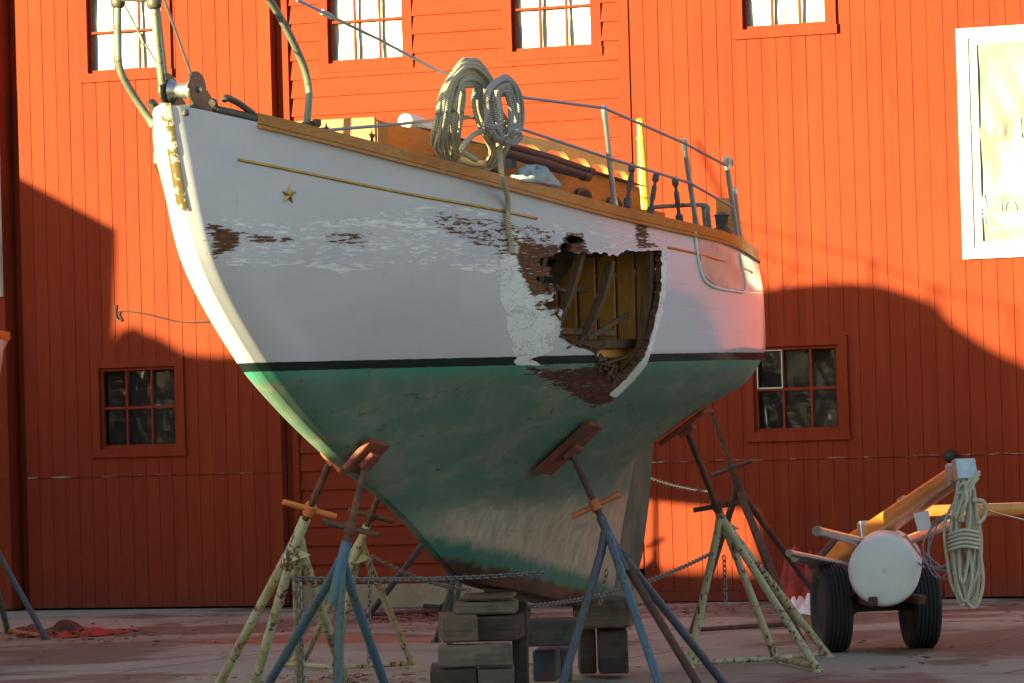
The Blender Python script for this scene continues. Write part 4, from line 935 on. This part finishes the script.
# F: port midships, blue legs and an orange handle
pF, nF_ = hull_n(566, 443)
SF = stand('blue and grey boat stand with a red pad and orange handle under the middle hull', dpt(602, 520, pF[1]-.12), pF+nF_*.045, [gnd(556, 708), gnd(668, 712), gnd(706, 700), gnd(727, 690)], ['blue_rust', 'teal_rust', 'rust', 'blue_rust'], -nF_, 'pad_red', 'orange', r=.024, padlen=.21, hdir=(1, -.2, .12))
# G: port quarter, cream with foot bars
pG, nG_ = hull_n(684, 426)
fG = [gnd(689, 668), gnd(777, 663), gnd(818, 672), gnd(828, 657)]
SG = stand('pale cream boat stand with foot bars and a dark pole under the stern quarter', dpt(719, 512, 25.3), pG+nG_*.045, fG, ['cream_rust'], -nG_, 'pad_red', 'rust', [(0, 1, 'cream_rust'), (1, 2, 'cream_rust'), (1, 3, 'yellow_rust')], r=.025, padlen=.17)
# H: dark rusty stand behind it
SH = stand('dark brown rusty boat stand behind the cream one, close to the shed wall', dpt(735, 478, 28.6), dpt(711, 411, 28.3), [gnd(692, 634), gnd(790, 628), gnd(826, 610), gnd(800, 640)], ['rust'], None, 'rust', 'rust', [(0, 1, 'rust')], r=.025, pad=False, tab=False)
SI = stand('blue boat stand with orange foot at the left edge of the photo', dpt(-22, 512, 31.4), dpt(-40, 440, 31.3), [gnd(46, 640), gnd(8, 634), gnd(-60, 640)], ['blue_rust', 'teal'], None, 'rust', 'rust', [(0, 1, 'orange')], r=.024, pad=False)
# ------------------------------------------------------------------ chains
def chain(p, q, sag, label, link=.042, group='chains between the boat stands'):
    p = np.asarray(p, float); q = np.asarray(q, float); N = max(4, int(np.linalg.norm(q-p)*1.03/(link*.72))); m = MB()
    ts = np.linspace(0, 1, N+1); P = p+(q-p)*ts[:, None]; P[:, 2] -= sag*4*ts*(1-ts)
    for i in range(N):
        c = (P[i]+P[i+1])/2; d = P[i+1]-P[i]; d /= np.linalg.norm(d); s1 = np.cross(d, (.1, .2, .97) if abs(d[2]) < .9 else (1, 0, 0)); s1 /= np.linalg.norm(s1); s2 = np.cross(d, s1)
        a = (s1+s2)/1.414 if i % 2 else (s1-s2)/1.414
        m.tube([c+d*link*.5*math.cos(x)+a*link*.30*math.sin(x) for x in np.linspace(0, 2*math.pi, 8, endpoint=False)], link*.11, 5, closed=True)
    o = m.build('chain', 'galv', None, recalc=False, smooth=True); return tag(rebase(o), label, 'chain', group)
chain(dpt(291, 578, 21.6), dpt(543, 573, 22.6), .02, 'long grey chain running level in front of the keel between two bow stands')
chain(dpt(372, 556, 25.2), dpt(470, 590, 26.0), .04, 'grey chain sagging from the pale cream stand to behind the forward keel')
chain(dpt(530, 606, 22.8), dpt(712, 553, 25.3), .06, 'grey chain rising aft below the keel to the stern quarter stand')
chain(dpt(622, 466, 25.6), dpt(712, 492, 26.8), .03, 'rusty thin chain from the top of the rudder to the dark stand', .034)
chain(dpt(724, 556, 25.3), dpt(726, 606, 25.3), 0, 'short chain end hanging from the stern quarter stand')
chain(dpt(300, 582, 21.6), dpt(303, 690, 21.6), 0, 'chain end hanging straight down beside the rusty cream bow stand')
chain(dpt(370, 558, 25.3), dpt(369, 662, 25.3), 0, 'chain end hanging straight down under the pale cream stand')
chain(dpt(607, 570, 22.7), dpt(600, 604, 22.7), 0, 'short chain end hanging beside the rudder from the blue stand')
# ------------------------------------------------------------------ keel blocking
def block(x0, x1, y0, y1, d, mat, label, length=None, along=None, rot=0):
    """a squared timber; px box of its face at depth d"""
    a = at(x0, y1, d); b = at(x1, y0, d); z0, z1 = a[2], b[2]; w_ = b[0]-a[0]; h_ = z1-z0; ln = length or .5
    ang = rot; o_ = np.array([(a[0]+b[0])/2, d+ln/2, max(0, z0)])
    m = MB(); n = 6; c = w_/2
    m.box((-c, -ln/2, 0), (c, ln/2, h_-.002)); m.v = [(x+random.uniform(-.005, .005), y+random.uniform(-.012, .012), zz if zz < .001 else zz-random.uniform(0, .004)) for x, y, zz in m.v]; o = m.build('timber_block', mat, None, bevel=.010); o.location = tuple(o_); o.rotation_euler = (0, 0, ang)
    return tag(o, label, 'timber block', 'timber blocks under the keel')
block(461, 515, 594, 601, 22.55, 'tim_a', 'thin brown plank right under the front of the keel, topmost of the stack', .5, rot=-.05)
block(455, 518, 601, 615, 22.5, 'tim_d', 'flat timber with a worn pale face, second from the top of the keel stack', .3, rot=-.04)
block(440, 474, 615, 643, 22.35, 'tim_a', 'light brown timber end, left of the pair in the middle of the keel stack', .7, rot=.06)
block(475, 523, 615, 642, 22.5, 'tim_c', 'dark timber end, right of the pair in the middle of the keel stack', .7, rot=-.12)
block(439, 512, 643, 668, 22.35, 'tim_d', 'long timber with a worn white patch lying across the keel stack', .16, rot=-.03)
block(514, 527, 600, 694, 22.9, 'tim_c', 'dark upright timber at the right side of the keel stack', .15)
block(430, 476, 668, 699, 22.35, 'tim_c', 'dark timber end on the ground, left foot of the keel stack', .7)
block(478, 514, 668, 699, 22.35, 'tim_b', 'greyish dark timber end on the ground, right foot of the keel stack', .7)
block(524, 579, 619, 647, 23.3, 'tim_b', 'big grey timber under the middle of the keel, right of the stack', .4, rot=-.06)
block(577, 634, 598, 629, 24.3, 'tim_a', 'large brown timber under the heel of the keel', .5, rot=-.1)
block(537, 560, 649, 682, 23.6, 'tim_e', 'blue painted timber end standing on the ground below the grey timber', .5, rot=-.1)
block(561, 572, 647, 682, 23.9, 'tim_a', 'narrow brown timber just right of the blue timber', .5)
block(599, 628, 629, 674, 24.4, 'tim_c', 'short dark block on the ground right of the keel heel', .45)
block(580, 596, 629, 674, 24.6, 'tim_c', 'narrow dark block on the ground between the blue timber and the keel heel', .45)
# ------------------------------------------------------------------ boat trailer with its load
c = (gnd(831, 651)+gnd(921, 647))/2; YAW = math.radians(7)
tr = thing('hand_trailer', 'two wheeled hand trailer with black tyres carrying a white drum and spars', 'trailer', (c[0], c[1], 0))
AX = np.array([math.cos(YAW), math.sin(YAW), 0]); FX = np.array([-math.sin(YAW), math.cos(YAW), 0])
def wheel(cx):
    R, W = .295, .095; ct = np.array([*cx[:2], R]); prof = [(-W*.72, R*.60), (-W*.95, R*.70), (-W*1.02, R*.84), (-W*.94, R*.95), (-W*.80, R*.985)]
    for k, x in enumerate(np.linspace(-.70, .70, 6)):
        prof += [(W*(x-.09), R*.985 if k == 0 else R*.965), (W*(x-.085), R), (W*(x+.085), R), (W*(x+.09), R*.965)]
    prof += [(W*.80, R*.985), (W*.94, R*.95), (W*1.02, R*.84), (W*.95, R*.70), (W*.72, R*.60)]
    m = MB(); m.lathe(ct, AX, prof, 56); wh = m.build('wheel', 'rubber', tr, c, auto=28)
    m = MB(); m.lathe(ct, AX, [(-W*.70, R*.61), (-W*.60, R*.55), (-W*.3, R*.5), (-W*.25, R*.2), (W*.3, R*.2), (W*.35, R*.5), (W*.6, R*.55), (W*.70, R*.61)], 32); m.build('rim', 'rim', wh, c, auto=30)
    return ct
wl, wr = wheel(gnd(833, 652)), wheel(gnd(921, 648))
m = MB(); m.bar(wl+AX*.06, wr-AX*.06, .07, .07); m.build('axle', 'black', tr, c, bevel=.006)
m = MB(); mid = (wl+wr)/2
for k in (-.16, .16): m.bar(mid+AX*k+ZZ*.06-FX*.7, mid+AX*k+ZZ*.06+FX*1.2, .05, .06)
m.bar(mid+ZZ*.06-AX*.2+FX*.6, mid+ZZ*.06+AX*.2+FX*.6, .05, .05); m.bar(mid+ZZ*.05+FX*.2, mid+FX*1.4-ZZ*.18, .05, .05); m.build('chassis', 'rust', tr, c, bevel=.005)
m = MB(); m.tube([mid+FX*1.4-ZZ*.15, np.array([*(mid+FX*1.45)[:2], 0.0])], .025, 10); m.build('prop_leg', 'rust', tr, c)
# white drum, end on
dc = at(884, 571, 26.15); Rd = .235
ax_ = np.array([.12, 1, .02]); m = MB(); m.lathe(dc, ax_, [(-.004, .03), (0, Rd*.5), (.003, Rd*.86), (.012, Rd*.94), (.035, Rd*.985), (.06, Rd), (.9, Rd), (.93, Rd*.97), (.95, Rd*.85)], 56)
dr = m.build('float_drum', 'drumwhite', None, auto=60); m2 = MB(); m2.lathe(dc-ax_*.006, ax_, [(0, .018), (.004, .018)], 12)
tag(rebase(dr), 'white cylindrical float drum lying end on between the trailer wheels', 'drum')
pl = m2.build('drain_plug', 'weathered', dr, np.array(dr.location))
# orange box-section boom
def spar(p, q, w0, h0, w1, h1, name, mat, label, cat, up=(0, 0, 1)):
    p = np.asarray(p); q = np.asarray(q); d = (q-p)/np.linalg.norm(q-p); sd = np.cross(d, up); sd /= np.linalg.norm(sd); u = np.cross(sd, d); m = MB()
    for (c_, w_, h_) in ((p, w0, h0), (p+(q-p)*.5, (w0+w1)/2, (h0+h1)/2), (q, w1, h1)):
        for k in range(16):
            a = 2*math.pi*k/16; f = lambda x: math.copysign(abs(x)**.55, x); m.v.append(tuple(c_+sd*w_/2*f(math.cos(a))+u*h_/2*f(math.sin(a))))
    for i in range(2):
        for k in range(16): m.f.append((i*16+k, i*16+(k+1) % 16, i*16+16+(k+1) % 16, i*16+16+k))
    m.f += [tuple(reversed(range(16))), tuple(range(32, 48))]
    o = m.build(name, mat, None, auto=45); tag(rebase(o), label, cat); return o, d, sd, u
p0, p1 = at(866, 537, 27.3), at(964, 470, 25.8)
boom, bd, bs, bu = spar(p0-(p1-p0)*.35, p1, .16, .15, .13, .12, 'mast_spar', 'spruce', 'varnished orange spar with metal fittings, propped slanting up on the trailer', 'spar')
BL = np.array(boom.location)
def fit(name, mat, c_, half, par=boom):
    m = MB(); m.obox(c_, (bd, bs, bu), half); return m.build(name, mat, par, np.array(par.location), bevel=.004)
fit('end_cap', 'alu', p1+bd*.01, (.03, .072, .068)); fit('spar_band', 'alu', p1-bd*.10, (.022, .074, .070)); fit('spar_cleat', 'alu', p0+(p1-p0)*.40+bu*.075, (.05, .02, .02)); fit('spar_cleat', 'alu', p0+(p1-p0)*.42-bs*.085, (.045, .012, .055))
fit('spar_band', 'alu', p0+(p1-p0)*.06, (.03, .088, .083)); fit('spar_band', 'alu', p0+(p1-p0)*.20-bu*.05, (.03, .06, .05))
m = MB()
for k in range(7): cc = p0+(p1-p0)*(.5+.04*k)-bs*.079-bu*.03; m.lathe(cc, bs, [(-.003, .006), (0, .006)], 8)
m.build('screw_heads', 'alu', boom, BL)
spar(at(905, 512, 27.2), at(1105, 507, 27.6), .08, .085, .09, .095, 'boom_spar', 'spruce', 'varnished orange spar running level out of the photo at the right edge', 'spar')
# aluminium tubes strapped to the trailer
def pipe(a, b, r, label, mat='alu'):
    m = MB(); m.tube([a, (a+b)/2, b], r, 14); m.lathe(a, b-a, [(-.005, r*1.12), (.03, r*1.12)], 14); o = m.build('metal_tube', mat, None, auto=40); return tag(rebase(o), label, 'tube', 'tubes lashed to the trailer')
pipe(at(817, 531, 25.9), at(905, 552, 27.6), .030, 'silver tube sticking out to the left above the left tyre')
pipe(at(789, 553, 26.0), at(880, 572, 27.7), .022, 'thin silver tube lower down at the left of the trailer')
pipe(at(795, 558, 26.2), at(880, 577, 27.9), .024, 'lowest silver tube at the left of the trailer, beside the left tyre')
pipe(at(900, 543, 26.4), at(950, 524, 27.4), .034, 'silver tube behind the drum pointing up to the rope bundle')
pipe(at(812, 566, 26.6), at(838, 536, 27.4), .024, 'short dark brace slanting up beside the left tyre', 'rust')
# hanging bundle of cream rope on the spar end
m = MB(); top = at(964, 474, 25.7)
for k in range(15):
    j = lambda a: random.uniform(-a, a); d0 = 25.7+j(.09); xw = random.uniform(5, 15); cx = 964+j(5); yb = 606-random.random()**2*42; sk = random.uniform(-2, 6)
    m.tube(spline([at(cx-2+j(3), 488+j(10), d0), at(cx-xw+j(3), 530+j(8), d0), at(cx-xw*.7+sk+j(2), yb-25, d0), at(cx-xw*.3+sk, yb-3, d0), at(cx+xw*.3+sk, yb, d0), at(cx+xw*.9+sk+j(2), yb-24, d0), at(cx+xw+j(3), 532+j(10), d0), at(cx+5+j(3), 492+j(8), d0)], 7, True), .0115, 8, closed=True)
for k in range(5):
    y = 532+k*4; m.tube(spline([at(950, y+2, 25.6), at(963, y-2, 25.55), at(977, y, 25.6), at(975, y+1, 25.85), at(952, y+3, 25.85)], 6, True), .011, 8, closed=True)
for k in range(6):
    j = lambda a: random.uniform(-a, a); m.tube(spline([at(958+j(6), 520+j(6), 25.6), at(964+j(5), 500, 25.6+j(.05)), at(969+j(5), 488, 25.6), at(976+j(4), 474+j(4), 25.6)], 6), .0115, 8)
m.tube(spline([at(972, 500, 25.6), at(984, 502, 25.6), at(985, 515, 25.65), at(978, 524, 25.6)], 6), .014, 8)
o = m.build('rope_bundle', 'rope_white', None, smooth=True, recalc=False); tag(rebase(o), 'bundle of cream rope hanging from the end of the slanting orange spar', 'rope')
m = MB()
for k in range(5):
    j = lambda a: random.uniform(-a, a); m.tube(spline([at(955+j(3), 518+j(4), 26), at(938+j(4), 520+j(4), 26.1), at(927+j(5), 540+j(6), 26.1), at(930+j(5), 562+j(8), 26.1), at(945+j(4), 572+j(8), 26), at(957+j(2), 556+j(8), 26)], 7, True), .005, 6, closed=True)
m.tube(spline([at(905, 535, 26.2), at(918, 552, 26.2), at(930, 566, 26.1), at(945, 566, 26), at(955, 556, 25.9)], 6), .008, 6); m.tube(spline([at(898, 540, 26.2), at(910, 556, 26.2), at(925, 568, 26.1)], 6), .008, 6)
o = m.build('wire_coil', 'lifeline', None, smooth=True, recalc=False); tag(rebase(o), 'loose loops of thin wire hanging between the drum and the rope bundle', 'wire')
m = MB(); m.tube(spline([at(980, 508, 26.2), at(1000, 514, 26.4), at(1030, 522, 26.6), at(1070, 540, 26.8)], 6), .007, 6); o = m.build('rigging_wire', 'alu', None, smooth=True); tag(rebase(o), 'single pale wire trailing from the rope bundle to the right edge', 'wire')
m = MB(); c_ = at(921, 521, 26.3); m.prism([c_+np.array([-.05, 0, .05]), c_+np.array([.05, 0, .07]), c_+np.array([.07, .01, -.06]), c_+np.array([-.02, .01, -.07])], (0, .003, 0)); o = m.build('paper_tag', 'white', None); tag(rebase(o), 'small white tag hanging below the slanting orange spar', 'tag')
# ------------------------------------------------------------------ litter on the ground
def crumple(c_, sx, sy, sz, seed, n=26):
    r = np.random.default_rng(seed); m = MB(); ph = r.random(8)*6
    for j in range(n+1):
        for i in range(n+1):
            x, y = i/n*2-1, j/n*2-1; e = max(abs(x), abs(y)); h = (1-e**3)*(.5+.5*math.sin(5*x+3*y+ph[0]))*(.6+.4*math.sin(9*y-4*x+ph[1]))+.06*math.sin(17*x+ph[2])*math.sin(15*y+ph[3])*(1-e)
            k = 1+.22*math.sin(3*math.atan2(y, x)+ph[4])+.1*math.sin(7*math.atan2(y, x)+ph[5]); m.v.append(tuple(np.asarray(c_)+np.array([x*sx*k, y*sy*k, .006+abs(h)*sz])))
    for j in range(n):
        for i in range(n): k = j*(n+1)+i; m.f.append((k, k+1, k+n+2, k+n+1))
    return m
o = crumple(gnd(88, 634), .28, .5, .05, 3).build('red_cloth', 'red_cloth', None, smooth=True, recalc=False); tag(rebase(o), 'crumpled red cloth lying on the concrete beside the blue stand foot', 'cloth')
o = crumple(gnd(50, 633), .28, .6, .10, 5).build('dark_tarp', 'darktarp', None, smooth=True, recalc=False); tag(rebase(o), 'dark crumpled tarpaulin on the ground at the left, next to the red cloth', 'tarpaulin')
o = crumple(gnd(803, 612), .16, .7, .16, 9).build('plastic_sheeting', 'white', None, smooth=True, recalc=False); tag(rebase(o), 'crumpled white plastic on the ground behind the left trailer tyre', 'plastic')
m = MB(); m.tube(spline([gnd(425, 606, .03), gnd(460, 609, .03), gnd(495, 611, .03), gnd(530, 610, .03)], 5), .022, 8); m.tube(spline([gnd(440, 607, .05), gnd(452, 602, .14), gnd(470, 600, .12), gnd(482, 606, .03), gnd(470, 612, .03)], 6), .02, 8)
o = m.build('hose', 'black', None, smooth=True); tag(rebase(o), 'black hose lying on the ground along the foot of the shed', 'hose')
m = MB(); r = random.Random(4)
def leaf(x, y):
    a = r.uniform(0, 6.28); L = r.uniform(.02, .05); t1 = r.uniform(-.4, .4); c1, s1 = math.cos(a), math.sin(a); z = .006+r.random()*.02
    q = [(L, 0, 0), (.2*L, .55*L, t1*.02), (-.8*L, 0, .008), (.1*L, -.5*L, -t1*.01+.004)]
    m.add([(x+u*c1-v*s1, y+u*s1+v*c1, z+w_) for u, v, w_ in q], [(0, 1, 2, 3)])
def leaves(cx, cy, sx, sy, n):
    for _ in range(n):
        p = gnd(cx+r.gauss(0, sx), cy+abs(r.gauss(0, sy))); leaf(p[0], p[1])
leaves(430, 611, 40, 8, 600); leaves(60, 632, 40, 6, 260); leaves(720, 606, 50, 8, 140); leaves(500, 640, 300, 25, 70); leaves(210, 620, 120, 14, 70); leaves(330, 678, 70, 5, 120); leaves(930, 640, 80, 25, 25)
tag(m.build('fallen_leaves', 'leaf', None, recalc=False), 'scattered red-brown dead leaves on the concrete yard', 'leaves', kind='stuff')
o = crumple(gnd(806, 603), .22, .45, .55, 21).build('orange_tarp', 'red_cloth', None, smooth=True, recalc=False); tag(rebase(o), 'heap of orange-red canvas against the dark stand left of the trailer', 'canvas')
# ------------------------------------------------------------------ neighbour boat at the left edge, then added unseen blocks that shade the shed
def simple_hull(par, org, T, name='hull', mat='plainhull'):
    G = grid(90, 60); m = MB(); 
    for sd in (1, -1):
        k = len(m.v); m.v += [tuple(T(s, b*sd, z)) for s, z, b in G.reshape(-1, 3)]
        for j in range(59):
            for i in range(89): q = k+j*90+i; m.f.append((q, q+1, q+91, q+90))
    k = 5400
    for j in range(59): m.f.append((j*90+89, (j+1)*90+89, k+(j+1)*90+89, k+j*90+89))
    return m.build(name, mat, par, org, smooth=True)
def wall_shadow(u, z): return W0+WU*u+ZZ*z
def toward_sun(p, plane_p, plane_n): return p-SUN_T*(((p-plane_p)@plane_n)/(SUN_T@plane_n))
NBS = np.array([-5.64, 6.9, -.15]); NO = np.array([B0[0]+NBS[0]+A[0]*4, B0[1]+NBS[1]+A[1]*4, 0.])
nb = thing('sailboat', 'second white sailboat, only the edge of its stern showing at the left', 'sailboat', NO)
TN = lambda s, b, z: bw(s, b, z if z > 1.95 else 1.95-(1.95-z)*.12)+NBS  # underbody flattened so low sun passes beneath to the wall
simple_hull(nb, NO, TN)
AXP, AXN = TN(0, 0, 0), PT
def ridge_pt(px, py):
    u, z = wall(px, py); q = toward_sun(wall_shadow(u, z), AXP, AXN); d = q-AXP; return float(d@A), float(q[2])
rp = [ridge_pt(*p) for p in [(700, 330), (745, 300), (766, 292), (790, 287), (820, 284), (850, 283), (880, 286), (915, 297), (936, 307), (955, 326), (985, 346), (1010, 359), (1040, 372), (1090, 392)]]
m = MB()
for s, z in rp:
    b = sheer_b(min(max(s, .3), 7.7))*.9; zs = sheer_z(min(max(s, .3), 7.7))-.02
    m.v += [tuple(TN(s, -b, zs-NBS[2]*0)), tuple(TN(s, -.05, z+.0-NBS[2])), tuple(TN(s, .05, z-NBS[2])), tuple(TN(s, b, zs))]
for i in range(len(rp)-1):
    for j in range(3): k = i*4+j; m.f.append((k, k+1, k+5, k+4))
m.f += [(0, 1, 2, 3), tuple(len(rp)*4-4+j for j in (3, 2, 1, 0))]
m.build('canvas_cover', 'canvas', nb, NO)
def ridge_w(px, py): s, z = ridge_pt(px, py); return TN(s, 0, z-NBS[2])
for pts, r in (([(735, 222), (800, 240), (875, 262), (935, 288), (1030, 312)], .008), ([(760, 252), (800, 268), (840, 282)], .008), ([(700, 140), (735, 222), (770, 290)], .016), ([(875, 258), (875, 300)], .014), ([(934, 285), (936, 340)], .016), ([(944, 285), (948, 330)], .016), ([(1018, 305), (1024, 372)], .014), ([(796, 268), (784, 290)], .012)):
    m = MB(); m.tube([ridge_w(*p) for p in pts], r, 6); m.build('lifeline' if r < .01 else 'stanchion', 'steel', nb, NO)
sweep = MB()
for i in range(41):
    s = .3+7.45*i/40
    for sd in (1,):
        b = sheer_b(s); z = sheer_z(s); sweep.v += [tuple(TN(s, b+.012, z-.01)), tuple(TN(s, b+.012, z+.055)), tuple(TN(s, b-.035, z+.055)), tuple(TN(s, b-.035, z-.01))]
for i in range(40):
    for j in range(4): sweep.f.append((i*4+j, i*4+(j+1) % 4, i*4+4+(j+1) % 4, i*4+4+j))
sweep.build('toe_rail', 'varnish', nb, NO)
SH = np.array([math.sin(SUN_A), math.cos(SUN_A), 0])
def caster(name, label, cat, poly_px, s, thick, mat, poly_uz=None):
    """an added block, out of view at left; its outline is shaped to shade the shed"""
    pts = poly_uz or [wall(*p) for p in poly_px]; q = wall_shadow(*pts[0]); pp = q-SH*s
    P = [toward_sun(wall_shadow(u, z), pp, SH) for u, z in pts]
    base = np.mean(P, 0); base[2] = 0
    t = thing(name, label, cat, base); m = MB(); m.prism(P, -SH*thick); m.build('wall', mat, t, base)
    top = sorted(range(len(P)), key=lambda i: P[i][2])[-2:]; a, b = P[top[0]], P[top[1]]
    m = MB(); c0 = (a+b)/2-SH*thick/2; m.obox(c0+ZZ*.02, (b-a, SH, np.cross(b-a, SH)), (np.linalg.norm(b-a)/2, thick/2+.05, .02)); m.build('roof', 'charred', t, base)
    return t
caster('shade_block', 'tall red block added out of view at left, shaped to shade the wall', 'sun blocker', None, 7, 2.5, 'wall_v', [(-9.0, -1), (-9.0, 5.6), (-4.87, 4.09), (-3.76, 3.50), (-3.84, 2.35), (-3.8, -1)])  # added unseen shape, outlined to throw the shadow at the wall's left
caster('shade_block', 'low grey humped block added out of view at left to shade the lower wall', 'sun blocker', None, 14, 2.0, 'tim_b', [(-4.0, -1.5), (-4.0, 2.36), (-3.78, 2.52), (-3.55, 2.56), (-3.32, 2.48), (-3.1, 2.34), (-2.8, 2.30), (1.12, 2.25), (1.12, -1.5)])  # added unseen shape that keeps sun off the lower wall
caster('low_shade_block', 'long grey block added out of view at left to shade the right wall foot', 'lumber', None, 15, 1.2, 'tim_b', [(2.28, -1.5), (2.24, 1.75), (7.5, 1.75), (7.5, -1.5)])  # added unseen filler that shades the wall foot at right
stk = [toward_sun(np.array([-1.1, 21.4, z])+np.array([SUN_T[1], -SUN_T[0], 0])/math.cos(SUN_E)*v, np.array([-1.1, 21.4, 0])-SH*6, SH) for v, z in ((-15, -1), (-15, 1.15), (-8, 1.15), (-8, 2.3), (-3.6, 2.3), (-3.6, 1.38), (4.2, 1.38), (4.2, -1))]
stk = [np.array([p[0], p[1], max(p[2], 0)]) for p in stk]; base = np.mean(stk, 0); base[2] = 0
o = thing('low_shade_block', 'long low brown block added out of view to shade the stands and ground', 'lumber', base); m = MB(); m.prism(stk, -SH*1.2); m.build('boards', 'tim_a', o, base)  # added unseen shape, keeps low sun off the stands and ground
m = MB(); m.prism([p+ZZ*.004 for p in (stk[5], stk[6])]+[p-SH*1.3+ZZ*.004 for p in (stk[6], stk[5])], ZZ*.03); m.build('shade_block_top', 'tim_b', o, base)
# tree-shaped band added unseen behind the camera to cut the low sky glow
m = MB(); r = random.Random(11); MT['blocker_green'] = plain('sky glow blocker', (.045, .05, .03), .9, 0, .4, .3)
n = 260; az = [math.radians(-250+200*i/n) for i in range(n+1)]
for i, a in enumerate(az):
    R_o = 150+8*math.sin(7*a); h_ = 7.5+2.2*math.sin(9*a)+1.0*math.sin(23*a+1)+r.uniform(-.7, .7)
    for q, hh_ in ((0, -.2), (0, h_*.6), (3, h_*.9), (6, h_), (9, h_*.8), (12, -.2)): m.v.append(((R_o+q)*math.cos(a), (R_o+q)*math.sin(a), hh_))
for i in range(n):
    for j in range(5): k = i*6+j; m.f.append((k, k+1, k+7, k+6))
tag(m.build('sky_glow_blocker', 'blocker_green', None, recalc=False), 'dark tree-shaped band added out of view behind the camera, blocking low sky glow', 'sky blocker', kind='stuff')
